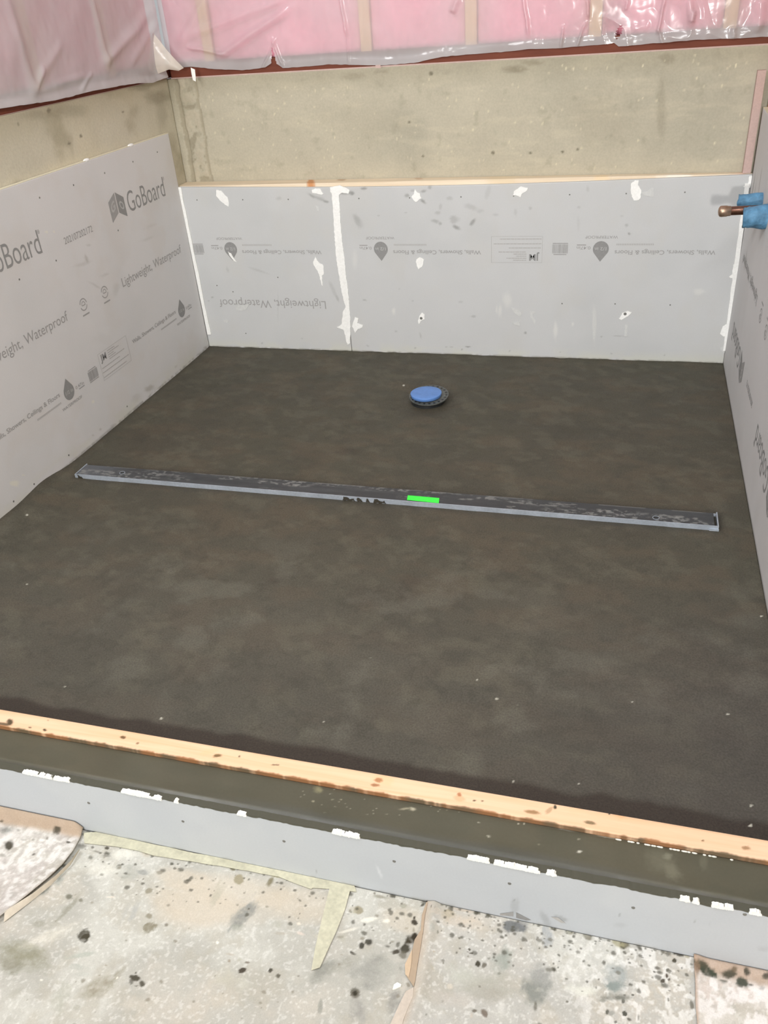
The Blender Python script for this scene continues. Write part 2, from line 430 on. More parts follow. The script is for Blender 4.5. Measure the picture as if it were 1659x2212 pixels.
# back concrete wall
xs = np.linspace(-0.03, 2.6, 640); zs = np.linspace(FZ, 0.55, 6).tolist() + np.linspace(0.56, HT, 116).tolist(); zs = np.array(zs)
X, Z = np.meshgrid(xs, zs); Y = yconc(X) + 0.0
strip_l = 0.022 + 0.05 * (1.0 - Z) * 0.0; 
sx0 = 0.030 + (vnoise(Z * 30, Z * 0, 3) - .5) * 0.008; sx1 = 0.092 + (vnoise(Z * 26, Z * 0 + 4, 5) - .5) * 0.012
inside = sm(sx0 - 0.004, sx0 + 0.004, X) * (1 - sm(sx1 - 0.004, sx1 + 0.004, X))
lump = fbm(X * 38, Z * 38, 3, 4)
Y = Y - inside * (0.004 + 0.007 * (lump - 0.4)) + 0.004 * ((np.abs(X - sx0 + 0.012) < 0.009) | (np.abs(X - sx1 - 0.006) < 0.004))
Y = Y + 0.0012 * (fbm(X * 14, Z * 14, 4, 8) - .5)
P = np.stack([X, Y, Z], -1)
pt = Paint(P, (186, 179, 160))
n1 = fbm(X * 3, Z * 4, 5, 1); n2 = fbm(X * 9, Z * 40, 4, 2); n3 = fbm(X * 30, Z * 30, 4, 3)
pt.mix((170, 165, 148), sm(.45, .75, n1) * .6); pt.mix((198, 190, 168), sm(.5, .8, n2) * .5); pt.mix((150, 145, 126), sm(.6, .85, n3) * .35)
pt.mix((150, 143, 122), sm(.93, 1.02, Z) * .45)
pt.mix((150, 140, 118), (np.abs(X - sx0 + 0.012) < 0.009) * .5 + (np.abs(X - sx1 - 0.006) < 0.004) * .5)
pt.mix((190, 180, 160), inside * sm(.45, .62, lump) * .7); pt.mix((150, 142, 122), inside * (1 - sm(.3, .42, lump)) * .7)
pt.mix((150, 142, 120), (1 - sm(-.02, .14, X)) * sm(.80, .98, Z) * .5)
Fb = lambda u, v: ony(u, v, 0.065)
rnd = random.Random(3)
for i in range(150):
    x = rnd.uniform(0.1, 2.1); z = rnd.uniform(0.67, 1.01); w = (rnd.random() ** 2) * (0.35 + 0.65 * x / 2)
    pt.blob((x, yconc(x), z), (0.0022 + .0012 * rnd.random(), 0, 0), (0, 0, 0.003 + 0.003 * rnd.random()), (228, 220, 190), .35 + w * .6, .6, .1, i)
for (u, v, r) in ((675, 210, 3), (681, 277, 3), (688, 346, 3), (1065, 330, 4.5), (913, 338, 3), (883, 265, 3), (1146, 330, 3), (1216, 327, 3), (1248, 322, 3),
                  (1518, 316, 3.5), (1605, 313, 3.5), (1490, 327, 3), (930, 159, 5), (1382, 300, 2.5), (1215, 327, 2.5)):
    pt.pxblob(Fb, u, v, r, r, (110, 105, 88), .8, .5, .15)
for (u, v, ru, rv, a) in ((1110, 150, 26, 8, .5), (1150, 135, 25, 6, .4), (760, 165, 30, 9, .3), (1440, 125, 16, 12, .35), (1430, 240, 12, 60, .25), (780, 270, 120, 40, .12), (1290, 250, 90, 60, .12)):
    pt.pxblob(Fb, u, v, ru, rv, (120, 112, 92), a, .7, .4)
pt.mix((186, 178, 162), (np.abs(X - 1.79) < .003) * sm(.6, .7, Z) * .15)
wb = grid_mesh('wall_back', P, M_conc, thick=(0, 0.2, 0), col=pt.c); tag(wb, kind='structure')

# left concrete wall
XL = -0.0137
ys = np.concatenate([np.linspace(-4.4, -1.7, 20), np.linspace(-1.69, 0.095, 400)]); zs = np.concatenate([np.linspace(FZ, 0.6, 5), np.linspace(0.61, HT + .003, 90)])
Yg, Zg = np.meshgrid(ys, zs)
P = np.stack([XL - 0.002 * fbm(Yg * 12, Zg * 12, 4, 9), Yg, Zg], -1)
pt = Paint(P, (200, 194, 175))
pt.mix((208, 200, 176), sm(.45, .7, fbm(Yg * 3.5, Zg * 5, 4, 11)) * .7); pt.mix((158, 150, 126), sm(.5, .75, fbm(Yg * 7, Zg * 9, 4, 12)) * .55)
pt.mix((166, 158, 132), sm(.9, 1.02, Zg) * .5)
Fl = lambda u, v: onx(u, v, XL)
for (u, v, r) in ((175, 294, 3.5), (150, 310, 4), (106, 239, 5), (266, 242, 3), (40, 268, 3)): pt.pxblob(Fl, u, v, r, r * .9, (120, 114, 98), .8, .5, .2)
for (u, v, ru, rv, a) in ((345, 210, 30, 14, .4), (300, 190, 24, 8, .4), (350, 240, 14, 40, .3), (90, 250, 50, 12, .25), (150, 240, 40, 14, .25)): pt.pxblob(Fl, u, v, ru, rv, (120, 112, 92), a, .7, .4)
wlft = grid_mesh('wall_left', P, M_conc, thick=(-0.2, 0, 0), col=pt.c); tag(wlft, kind='structure')
# right wall behind the studs (plywood side of the framed partition)
tag(box('wall_right', (2.185, -4.4, FZ), (2.20, 0.03, 2.2), mat('plywood_sheet', (196, 170, 130), 0.8, var=0.12, scale=5)), kind='structure')

# ------------------------------------------------------------------ mortar shower pan
xs = np.linspace(0.0005, W - 0.0005, 700); ys = np.linspace(-2.1365, -0.0005, 720)
X, Yg = np.meshgrid(xs, ys)
edge = (1 - sm(0, .13, X)) * sm(0.95, 1.5, -Yg)
Zg = 0.016 * edge + 0.0025 * (fbm(X * 3, Yg * 3, 3, 3) - .5) + 0.0012 * (fbm(X * 26, Yg * 26, 4, 5) - .5)
Zg += 0.014 * (1 - sm(0.0, 0.02, X)) * np.exp(-((Yg + 1.20) / .09) ** 2)
fx, fy = 1.069, -0.434
rf = np.hypot(X - fx, (Yg - fy)); Zg -= 0.006 * (1 - sm(.075, .17, rf))
Zg += 0.003 * (1 - sm(0, .03, -Yg)) * vnoise(X * 30, Yg * 0, 6)
fl = (np.abs(X - 1.032) < .97) & (np.abs(Yg + 1.10) < .05)
P = np.stack([X, Yg, Zg], -1)
pt = Paint(P, (80, 76, 65))
a = fbm(X * 2.2, Yg * 2.2, 5, 1); b_ = fbm(X * 8, Yg * 16, 5, 6); c_ = fbm(X * 5 + Yg * 2, Yg * 5, 4, 10)
pt.mix((78, 76, 64), sm(.42, .6, a) * .4); pt.mix((92, 82, 68), sm(.45, .68, b_) * .5); pt.mix((72, 69, 60), sm(.5, .7, c_) * .35)
pt.mix((88, 85, 78), sm(1.2, 2.1, -Yg) * .55); pt.mix((104, 100, 86), sm(.5, .72, fbm(X * 18 + Yg * 6, Yg * 22, 5, 27)) * .30); pt.mix((66, 64, 56), sm(.52, .72, fbm(X * 34, Yg * 40, 4, 29)) * .30)
pt.mix((110, 107, 96), sm(.55, .75, fbm(X * 9, Yg * 10, 6, 21)) * sm(1.2, 1.6, -Yg) * .35)
pt.mix((78, 72, 68), sm(1.4, 2.1, X) * sm(1.3, 1.9, -Yg) * .45)
# wet band along the timber, with the curb's shadow painted into its colour
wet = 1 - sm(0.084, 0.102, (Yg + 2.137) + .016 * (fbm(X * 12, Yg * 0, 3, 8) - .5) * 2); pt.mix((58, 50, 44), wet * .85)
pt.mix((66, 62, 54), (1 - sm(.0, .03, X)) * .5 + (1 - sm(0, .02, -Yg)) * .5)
pt.mix((64, 58, 50), (1 - sm(.07, .15, rf)) * .4)
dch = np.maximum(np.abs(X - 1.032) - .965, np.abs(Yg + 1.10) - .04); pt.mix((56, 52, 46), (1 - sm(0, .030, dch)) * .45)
F0 = lambda u, v: onz(u, v, 0)
for (u, v, ru, rv, a) in ((745, 975, 28, 9, .4), (880, 1270, 30, 34, .25), (590, 1255, 12, 8, .3), (800, 1290, 60, 30, .15), (1370, 1150, 40, 20, .12), (320, 950, 60, 25, .15), (660, 990, 50, 18, .15)):
    pt.pxblob(F0, u, v, ru, rv, (60, 50, 44), a, .7, .5)
for (u, v, ru, rv, a) in ((1150, 1280, 60, 30, .25), (1180, 1340, 70, 36, .2), (920, 1560, 70, 50, .3), (350, 1535, 18, 34, .3), (1110, 1290, 24, 12, .3), (800, 1450, 120, 60, .15), (640, 1330, 80, 30, .15)):
    pt.pxblob(F0, u, v, ru, rv, (112, 108, 97), a * .55, .95, .9)
for (u, v, r) in ((1073, 1510, 2.6), (1572, 1542, 2.4), (1623, 1740, 2.5), (1621, 1783, 3), (348, 1552, 2.6), (60, 1117, 2), (140, 1483, 1.6), (58, 1262, 1.6), (1031, 1469, 1.8), (1365, 1516, 1.8), (1250, 1692, 1.6), (1109, 1688, 1.7), (1645, 1331, 2), (1116, 1524, 1.4), (872, 832, 2), (700, 1560, 1.4), (800, 1420, 1.3)):
    pt.pxblob(F0, u, v, r + .2, r, (205, 202, 188), .9, .4, .2)
pan = thing('mortar_pan', (W / 2, -1.05, 0), 'dark wet sand mortar shower floor filling the space between the grey boards', 'shower floor')
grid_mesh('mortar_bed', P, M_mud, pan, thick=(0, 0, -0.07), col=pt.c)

# ------------------------------------------------------------------ backer boards
SM = (150, 150, 148)
def nothing(*a): pass
BACK = 'grey foam backer boards on the back wall'
def back_board(x0, x1, label):
    xs = np.linspace(x0, x1, int((x1 - x0) / .0035)); zs = np.linspace(-0.05, HB, 200)
    X, Z = np.meshgrid(xs, zs)
    sag = 0.015 * np.sin(np.clip((X - 0) / W, 0, 1) * math.pi) ** 1.0
    Z = Z - sag * sm(.5, HB, Z)
    P = np.stack([X, 0 * X, Z], -1); pt = Paint(P, (198, 199, 199))
    pt.mix((189, 191, 191), sm(.45, .7, fbm(X * 4, Z * 4, 4, 31)) * .35); pt.mix((197, 196, 192), sm(.5, .75, fbm(X * 9, Z * 7, 4, 33)) * .35)
    pt.mix((206, 206, 190), (1 - sm(0.0, .05, Z)) * .5 * sm(.35, .6, fbm(X * 10, Z * 20, 4, 35)))
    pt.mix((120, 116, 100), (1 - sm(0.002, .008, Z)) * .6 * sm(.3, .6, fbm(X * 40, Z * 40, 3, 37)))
    F = lambda u, v: ony(u, v, 0)
    z7 = lambda x, y: (760 + x / 3.606, 370 + y / 3.606); z8 = lambda x, y: (1180 + x / 3.463, 370 + y / 3.463); z6 = lambda x, y: (380 + x / 3.95, 370 + y / 3.95)
    def sp(z, x, y, rx, ry, a, rot=0, sf=.6): u, v = z(x, y); pt.pxblob(F, u, v, rx / 3.6, ry / 3.6, SM, a, sf, .35, rot)
    for q in ((95, 132, 25, 10, .7), (5, 172, 12, 14, .8), (430, 190, 22, 16, .7), (470, 150, 18, 10, .4), (560, 155, 26, 12, .7, -15), (607, 125, 14, 14, .6, 40), (555, 235, 26, 12, .9, 35),
              (760, 210, 26, 16, .35), (848, 98, 14, 8, .6), (690, 275, 14, 26, .3), (670, 325, 26, 16, .4), (650, 390, 32, 14, .55, 15), (688, 408, 14, 12, .6, 40), (798, 375, 40, 30, .45),
              (815, 438, 36, 14, .85, 28), (940, 398, 34, 15, .8, -40), (930, 280, 60, 22, .3, 15), (1000, 310, 30, 16, .25), (1060, 160, 20, 50, .2, 15), (1120, 340, 26, 10, .3), (1275, 320, 14, 30, .25), (1390, 290, 14, 14, .4),
              (420, 322, 14, 6, .4), (208, 345, 10, 6, .4), (45, 390, 24, 60, .3, -25), (97, 1003, 16, 6, .5), (475, 1010, 8, 5, .5), (848, 1018, 16, 7, .35), (945, 1130, 24, 9, .5), (1352, 1260, 11, 10, .8), (343, 1247, 10, 7, .4),
              (535, 1280, 7, 30, .35, -15), (125, 1360, 14, 6, .5, 30), (493, 1377, 9, 6, .6), (735, 1368, 10, 5, .5), (775, 1368, 14, 5, .5), (905, 1367, 20, 5, 1), (857, 1388, 9, 6, .6), (1228, 1400, 8, 7, .5), (370, 915, 8, 6, .3)): sp(z7, *q)
    for q in ((310, 135, 12, 24, .3), (245, 270, 16, 10, .3), (240, 390, 12, 60, .15), (600, 405, 14, 12, .5), (620, 467, 14, 7, .9, 40), (565, 335, 14, 7, .3), (560, 1235, 62, 4, .7, 2), (413, 1238, 8, 5, .6), (488, 1363, 9, 5, .6), (885, 1375, 8, 5, .6), (105, 1352, 8, 5, .4)): sp(z8, *q)
    for q in ((880, 232, 24, 14, .3), (1220, 230, 90, 14, .5, 22), (1280, 260, 24, 10, .8, 10), (1160, 210, 30, 10, .5, 35), (1495, 185, 26, 16, .9, 10), (1430, 190, 40, 9, .6, 5), (1600, 148, 26, 11, .6), (1555, 420, 60, 25, .3, 50),
              (700, 845, 90, 9, .25, 20), (440, 840, 10, 22, .25, -20), (310, 1075, 14, 5, .6), (280, 1105, 10, 5, .5), (1340, 1010, 14, 80, .25, -25), (1380, 1085, 10, 26, .4, -20), (870, 1150, 5, 120, .15), (735, 1467, 8, 6, .5), (1077, 1427, 8, 6, .5), (1610, 1100, 18, 5, .3, 20)): sp(z6, *q)
    for (u, v, ru, rv, a) in ((766, 560, 6, 22, .25), (851, 672, 4, 8, .5), (1080, 672, 4, 14, .4), (1073, 668, 2, 10, .4), (1095, 650, 10, 16, .35), (1200, 715, 5, 18, .5), (1284, 700, 4, 34, .4), (1237, 700, 3, 5, .5), (1510, 630, 12, 7, .35)):
        pt.pxblob(F, u, v, ru, rv, (225, 224, 218), a, .7, .3)
    t = thing('backer_board', (x0 + .1, 0, 0), label, 'wall board')
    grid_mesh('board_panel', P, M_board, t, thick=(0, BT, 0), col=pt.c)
    return t
bbL = back_board(0.0005, 0.6465, 'short grey backer board on back wall, left of the white vertical joint, printed upside down')
bbR = back_board(0.6485, W - .0005, 'long grey backer board on back wall, right of the white vertical joint')
def mpB(X0):
    return lambda s, t, l=0.0: (X0 - s, -0.0004 - l, 0.633 - t)
drop_row(0, mpB(0.178), bbL)
barcode(0.120, mpB(0.178), bbL)
lettering('Lightweight, Waterproof', -0.378, 0.093, .424, .032, mpB(0.178), M_print, bbL)
drop_row(0, mpB(0.803), bbR)
drop_row(0, mpB(1.616), bbR)
barcode(0.115, mpB(1.616), bbR)
label_box(0.205, mpB(1.616), bbR)

# left board: one tall sheet
ys = np.concatenate([np.linspace(-2.30, -1.5, 40)[:-1], np.linspace(-1.5, -0.0005, 420)]); zs = np.linspace(-0.05, HS, 240)
Yg, Z = np.meshgrid(ys, zs); P = np.stack([0 * Z, Yg, Z], -1)
pt = Paint(P, (213, 212, 212))
pt.mix((203, 203, 203), sm(.42, .7, fbm(Yg * 3, Z * 3, 4, 41)) * .5); pt.mix((206, 200, 194), sm(.5, .75, fbm(Yg * 8, Z * 8, 4, 43)) * .3)
pt.mix((206, 205, 190), (1 - sm(0.0, .07, Z)) * .5 * sm(.4, .6, fbm(Yg * 8, Z * 16, 4, 45)))
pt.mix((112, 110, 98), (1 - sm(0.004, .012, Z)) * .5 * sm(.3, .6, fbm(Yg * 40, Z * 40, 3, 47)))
FL = lambda u, v: onx(u, v, 0)
z4 = lambda x, y: (x / 3.606, 280 + y / 3.606); z5 = lambda x, y: (x / 3.606, 620 + y / 3.606)
for (z, x, y, rx, ry, a, rot) in ((z4, 675, 1005, 14, 40, .6, -15), (z4, 640, 1045, 70, 16, .3, -20), (z4, 820, 1130, 40, 12, .3, -20), (z4, 740, 1215, 50, 10, .35, 30), (z4, 900, 1250, 26, 50, .25, 20),
                                  (z4, 1150, 850, 60, 14, .25, -20), (z4, 1180, 750, 60, 12, .2, -20), (z4, 690, 900, 20, 9, .4, 0), (z4, 355, 795, 8, 8, -1, 0), (z5, 1165, 790, 40, 30, .7, -30), (z5, 1060, 860, 50, 30, .25, -30), (z5, 885, 1080, 26, 12, .6, -35),
                                  (z5, 1370, 620, 16, 12, .4, -30), (z5, 725, 1155, 12, 7, .5, 0), (z5, 780, 1108, 9, 9, .6, 0), (z5, 780, 400, 60, 50, .12, 0), (z5, 300, 1590, 40, 16, .5, -30), (z5, 1600, 470, 22, 10, .5, -35)):
    u, v = z(x, y)
    if a > 0: pt.pxblob(FL, u, v, rx / 3.6, ry / 3.6, (160, 156, 148), a * .8, .8, .5, rot)
for (x, y, rx, ry) in ((360, 797, 14, 10), (420, 795, 8, 12)): pt.pxblob(FL, *z4(x, y), rx / 3.6, ry / 3.6, (225, 222, 210), .7, .5, .3)
for (x, y, rx, ry) in ((115, 1530, 40, 24), (725, 895, 10, 14), (185, 1465, 16, 6)): pt.pxblob(FL, *z5(x, y), rx / 3.6, ry / 3.6, (225, 222, 208), .7, .6, .4)
bL = thing('backer_board', (0, -0.3, 0), 'tall grey backer board standing on the left wall with upright grey print', 'wall board')
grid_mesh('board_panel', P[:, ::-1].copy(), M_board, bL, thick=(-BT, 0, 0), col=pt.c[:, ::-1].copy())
box('board_edge', (-BT, -2.3, HS - .0002), (0.0003, 0, HS + .0016), M_edge, bL)['label'] = 'cream foam top edge'
for (u, v, w) in ((282, 313, .020), (187, 348, .018)):
    c = onx(u, v, -.004); bm = bmesh.new(); bmesh.ops.create_icosphere(bm, subdivisions=2, radius=1)
    for q in bm.verts: q.co = Vector((c.x + q.co.x * .006, c.y + q.co.y * w, HS + .001 + q.co.z * .006))
    from_bm('sealant_dab', bm, M_seal, bL, True)
mpL = lambda s0: (lambda s, t, l=0.0: (0.0004 + l, s0 + s, t))
for s in (-1.748, -0.962, -0.167):
    drop_row(0, mpL(s), bL)
    if s < -.5:
        barcode(.116, mpL(s), bL); label_box(.193, mpL(s), bL)
for s in (-1.95, -1.165, -0.379): goboard(0, mpL(s), bL)
for s in (-1.315, -0.527): lettering('Lightweight, Waterproof', s, s + .449, .424, .031, mpL(0), M_print, bL)
lettering('202107202172', -.782, -.620, .640, .020, mpL(0), M_print, bL, bold=.006)
for s in (-.771, -.641): cert(s, mpL(0), bL)

# right board
ys = np.linspace(-2.30, -0.0005, 420); zs = np.linspace(-0.05, HS + .004, 160)
Yg, Z = np.meshgrid(ys, zs); P = np.stack([0 * Z + W, Yg, Z], -1)
pt = Paint(P, (213, 212, 212))
pt.mix((203, 201, 200), sm(.42, .7, fbm(Yg * 4, Z * 3, 4, 51)) * .5)
for (y, z, ry, rz, a) in ((-.06, .62, .012, .05, .6), (-.12, .60, .010, .07, .5), (-.2, .66, .012, .05, .4), (-.16, .42, .02, .03, .3)):
    pt.blob((W, y, z), (0, ry, 0), (0, 0, rz), (140, 136, 128), a, .6, .4, int(y * 100) % 50)
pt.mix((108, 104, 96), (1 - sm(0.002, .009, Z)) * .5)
bR = thing('backer_board', (W, -0.3, 0), 'grey backer board on the right wall, seen at a glancing angle below blue tape', 'wall board')
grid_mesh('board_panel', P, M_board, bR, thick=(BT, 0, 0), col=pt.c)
box('board_edge', (W - .0003, -2.3, HS + .0038), (W + BT, 0, HS + .0056), M_edge, bR)['label'] = 'cream foam top edge'
mpR = lambda s0: (lambda s, t, l=0.0: (W - 0.0004 - l, s0 + s, 0.85 - t))
for s in (-1.97, -1.18, -0.39): goboard(0, mpR(s), bR)
for s in (-1.325, -0.537): lettering('Lightweight, Waterproof', s, s + .449, .424, .031, mpR(0), M_print, bR)
lettering('202107202172', -.775, -.612, .650, .018, mpR(0), M_print, bR, bold=.006)
for s in (-.78, -.65): cert(s, mpR(0), bR)

# screws in the boards
def screw(p, n, par, r=0.0032):
    bm = bmesh.new(); p = Vector(p); n = Vector(n); cyl_bm(bm, p - n * .0005, p + n * .0007, r, r * .85, 12)
    return from_bm('screw_head', bm, M_screw, par)
z6 = lambda x, y: (380 + x / 3.95, 370 + y / 3.95); z7 = lambda x, y: (760 + x / 3.606, 370 + y / 3.606); z8 = lambda x, y: (1180 + x / 3.463, 370 + y / 3.463)
for z, pts in ((z6, ((180, 245), (570, 243), (958, 240), (870, 905), (487, 1028), (597, 1383), (350, 975))), (z7, ((55, 212), (450, 207), (850, 200), (1260, 192))),
               (z8, ((175, 175), (598, 167), (1037, 157), (118, 990), (515, 992), (927, 1000)))):
    for q in pts:
        p = ony(*z(*q), 0); screw(p, (0, -1, 0), bbL if p.x < .64 else bbR, .0028)
for q in ((1225, 175), (1035, 250), (815, 338), (572, 432), (308, 530), (437, 1020), (920, 785), (150, 1167)): screw(onx(*z4(*q), 0), (1, 0, 0), bL)
for q in ((535, 1310), (265, 1535), (105, 1670), (990, 930)): screw(onx(*z5(*q), 0), (1, 0, 0), bL, .0034)

# ------------------------------------------------------------------ white sealant on the joints and screw heads
def smear(pxs, zf, par, m=M_seal, name='sealant_smear', th=0.0014, sc=3.6):
    pp = ragged(pxs, 12, 2.2, int(pxs[0][0]))
    P = [ony(*zf(*q), -0.0002) for q in pp]
    P = [Vector((min(p.x, W - .001), p.y, p.z)) for p in P]
    return solid_poly(name, P, (0, -th, 0), m, par)
smear([(345, 160), (385, 165), (410, 195), (440, 220), (452, 265), (450, 300), (430, 290), (395, 265), (375, 245), (345, 210)], z6, bbL)
smear([(1160, 160), (1190, 145), (1230, 150), (1258, 190), (1245, 200), (1200, 190), (1165, 185)], z6, bbL)
smear([(445, 685), (470, 700), (490, 735), (520, 775), (500, 765), (465, 730)], z6, bbL)
smear([(1190, 725), (1172, 770), (1175, 800), (1210, 850), (1225, 890), (1243, 970), (1253, 975), (1245, 890), (1262, 880), (1258, 800), (1230, 785), (1205, 760)], z6, bbL)
smear([(510, 1165), (530, 1145), (600, 1135), (630, 1130), (600, 1175), (560, 1190), (520, 1185)], z6, bbL, M_sealf)
smear([(405, 1270), (430, 1262), (450, 1275), (440, 1292), (415, 1290)], z6, bbL, M_sealf)
smear([(1530, 1245), (1560, 1255), (1545, 1295), (1595, 1310), (1590, 1330), (1555, 1345), (1528, 1378), (1515, 1340), (1505, 1320), (1515, 1280)], z6, bbR)
smear([(1190, 290), (1215, 300), (1222, 340), (1205, 335)], z6, bbL, M_sealf, th=.0006)
smear([(490, 140), (510, 165), (530, 175), (540, 210), (525, 220), (510, 235), (495, 240), (480, 222), (465, 200), (485, 175)], z7, bbR)
smear([(1255, 190), (1265, 155), (1290, 135), (1320, 118), (1350, 125), (1372, 130), (1365, 150), (1340, 165), (1320, 180), (1315, 200), (1295, 190), (1275, 185)], z7, bbR)
smear([(505, 685), (530, 668), (560, 685), (555, 720), (545, 745), (520, 762), (505, 735), (500, 705)], z7, bbR)
smear([(525, 1125), (545, 1100), (568, 1115), (565, 1150), (540, 1165), (525, 1190), (515, 1175)], z7, bbR)
smear([(1240, 1060), (1300, 1080), (1325, 1110), (1310, 1130), (1270, 1110)], z7, bbR, M_sealf)
smear([(1250, 1180), (1310, 1172), (1307, 1205), (1270, 1195)], z7, bbR, M_sealf)
smear([(1390, 1090), (1430, 1095), (1408, 1115), (1412, 1135), (1432, 1160), (1425, 1195), (1408, 1160), (1392, 1135)], z7, bbR, M_sealf, th=.0008)
smear([(635, 90), (665, 68), (690, 68), (685, 100), (710, 140), (705, 200), (690, 215), (655, 218), (640, 190), (632, 140)], z8, bbR)
smear([(712, 160), (760, 150), (790, 125), (803, 125), (803, 185), (785, 192), (755, 185), (725, 178)], z8, bbR, M_sealf)
smear([(545, 1100), (570, 1060), (610, 1045), (640, 1055), (620, 1075), (590, 1095), (560, 1110)], z8, bbR)
smear([(590, 1150), (608, 1145), (605, 1230), (585, 1232)], z8, bbR, M_sealf, th=.0006)
smear([(355, 1045), (369, 1045), (367, 1250), (350, 1255)], z8, bbR, M_sealf, th=.0006)
smear([(1475, 115), (1510, 90), (1518, 35), (1545, 35), (1545, 125), (1500, 122)], z8, bbR)
smear([(1365, 790), (1390, 770), (1400, 700), (1446, 665), (1437, 860), (1415, 890), (1395, 840), (1390, 800)], z8, bbR)
smear([(1300, 1215), (1320, 1160), (1345, 1145), (1380, 1140), (1365, 1240), (1325, 1235)], z8, bbR)
smear([(1300, 1320), (1345, 1300), (1348, 1345), (1330, 1362), (1305, 1335)], z8, bbR, M_sealf)
for q in ((540, 1145, z7), (590, 1067, z8)):
    p = ony(*q[2](q[0], q[1]), -.0016); screw(p, (0, -1, 0), bbR, .006)
# vertical joint between the two back boards
L_ = [(1315, 135), (1318, 172), (1332, 190), (1335, 270), (1341, 300), (1350, 500), (1370, 750), (1390, 870), (1410, 1000), (1440, 1130), (1450, 1160), (1425, 1200), (1420, 1260), (1415, 1305), (1375, 1330), (1430, 1350), (1445, 1400), (1452, 1440), (1465, 1480)]
R_ = [(1485, 1465), (1490, 1380), (1488, 1250), (1475, 1080), (1465, 980), (1450, 880), (1440, 760), (1420, 600), (1405, 450), (1398, 300), (1390, 200), (1420, 182), (1475, 190), (1480, 160), (1440, 135), (1400, 120)]
pts = [ony(*z6(*q), -0.0003) for q in ragged(L_ + R_, 14, 2.2, 11)]
j = solid_poly('joint_sealant', pts, (0, -.0018, 0), M_seal)
tag(j, 'wide white sealant strip filling the vertical joint between the two back boards', 'sealant strip')
def corner_bead(name, pl, label, side):
    P = [ony(*q, -0.0004) for q in pl]
    n = len(P) // 2
    rnd = random.Random(side)
    pts = []
    for i in range(len(P)):
        p = P[i]; p.x = min(max(p.x, .0004), W - .0004); pts.append(p)
    o = solid_poly(name, pts, (0, -.005, 0), M_seal)
    return tag(o, label, 'sealant strip')
rnd = random.Random(2)
def strip(u0, v0, u1, v1, w0, w1, sgn, k=26, am=.7):
    A = []; Bq = []
    for i in range(k + 1):
        t = i / k; u = u0 + (u1 - u0) * t; v = v0 + (v1 - v0) * t; w = w0 + (w1 - w0) * t
        A.append((u - sgn * 1, v)); Bq.append((u + sgn * (w + rnd.uniform(-am, am)), v))
    return A + Bq[::-1]
corner_bead('corner_sealant', strip(387, 404, 450, 722, 4.2, 6.5, 1), 'thin white sealant bead down the left inside corner', 1)
corner_bead('corner_sealant', strip(1618, 396, 1570, 757, 9, 8, -1), 'white sealant bead down the right inside corner under the blue tape', 2)

# nailer behind the top of the back boards
def wcol(P, blobs, F):
    pt = Paint(P, (150, 100, 70)); pt.c[..., 3] = 0
    pm = np.zeros(P.shape[:2] + (3,)); al = np.zeros(P.shape[:2])
    for (u, v, ru, rv, rgb, a, rot) in sorted(blobs, key=lambda q: -q[2] * q[3]):
        q = Paint(P, (0, 0, 0)); q.pxblob(F, u, v, ru * 1.15, rv * 1.15, (255, 255, 255), a, .45, .3, rot); w = q.c[..., 0]
        pm = pm * (1 - w[..., None]) + np.array(lin(rgb)) * w[..., None]; al = al * (1 - w) + w
    pt.c[..., :3] = pm / np.maximum(al, 1e-4)[..., None]; pt.c[..., 3] = al
    return pt.c
xs = np.linspace(-0.012, W, 500); t = np.linspace(0, 1, 16)
X, T = np.meshgrid(xs, t); Y0 = BT + .0003; Yg = Y0 + (yconc(X) - .004 - Y0) * T
P = np.stack([X, Yg, 0 * X + HB + .001], -1)
cn = wcol(P, [(672, 395, 8, 7, (205, 140, 85), .9, 0), (738, 388, 9, 3, (170, 130, 95), .6, 0), (905, 386, 8, 3, (190, 150, 120), .5, 0), (1085, 385, 30, 5, (225, 205, 170), .5, 0), (1320, 374, 3.4, 3, (60, 60, 50), .9, 0), (1351, 373, 4, 3, (60, 60, 50), .9, 0), (1300, 383, 16, 4, (238, 214, 176), .7, 0), (1460, 380, 36, 3, (248, 240, 225), .9, 0), (1600, 379, 24, 6, (225, 190, 170), .6, 0)], lambda u, v: onz(u, v, HB))
tag(grid_mesh('nailer_board', P, M_pine2, thick=(0, 0, -.0875), col=cn, smooth=False), 'pale pine nailer lying along the top of the back boards against the concrete', 'timber')

# ------------------------------------------------------------------ framing above the concrete: sill plates, studs, pink batts, poly sheeting
ZS = HT + .004
sp = thing('sill_plate', (1, .12, HT), 'oxide red sill plate on top of the back concrete wall, below the clear plastic', 'timber')
def yawbox(name, x0, x1, off0, off1, z0, z1, m, par=None):
    pts = [(x, yconc(x) + o, z) for z in (z0, z1) for x, o in ((x0, off0), (x1, off0), (x1, off1), (x0, off1))]
    me = bpy.data.meshes.new(name); me.from_pydata(pts, [], [(0, 3, 2, 1), (4, 5, 6, 7), (0, 1, 5, 4), (1, 2, 6, 5), (2, 3, 7, 6), (3, 0, 4, 7)])
    return link(name, me, m, par)
yawbox('plate', 0.0, 2.5, .004, .14, ZS, ZS + .046, M_redwood, sp)
yawbox('sill_gasket', 0.0, 2.5, .0, .14, HT, ZS, M_gasket, sp)['label'] = 'thin pink foam gasket under the plate'
sp2 = thing('sill_plate', (-.05, -1, HT), 'oxide red sill plate on top of the left concrete wall, below the milky plastic', 'timber')
box('plate', (-.16, -2.6, ZS), (XL - .004, .24, ZS + .038), M_redwood, sp2)
box('sill_gasket', (-.16, -2.6, HT + .003), (XL + .0005, .24, ZS), M_gasket, sp2)
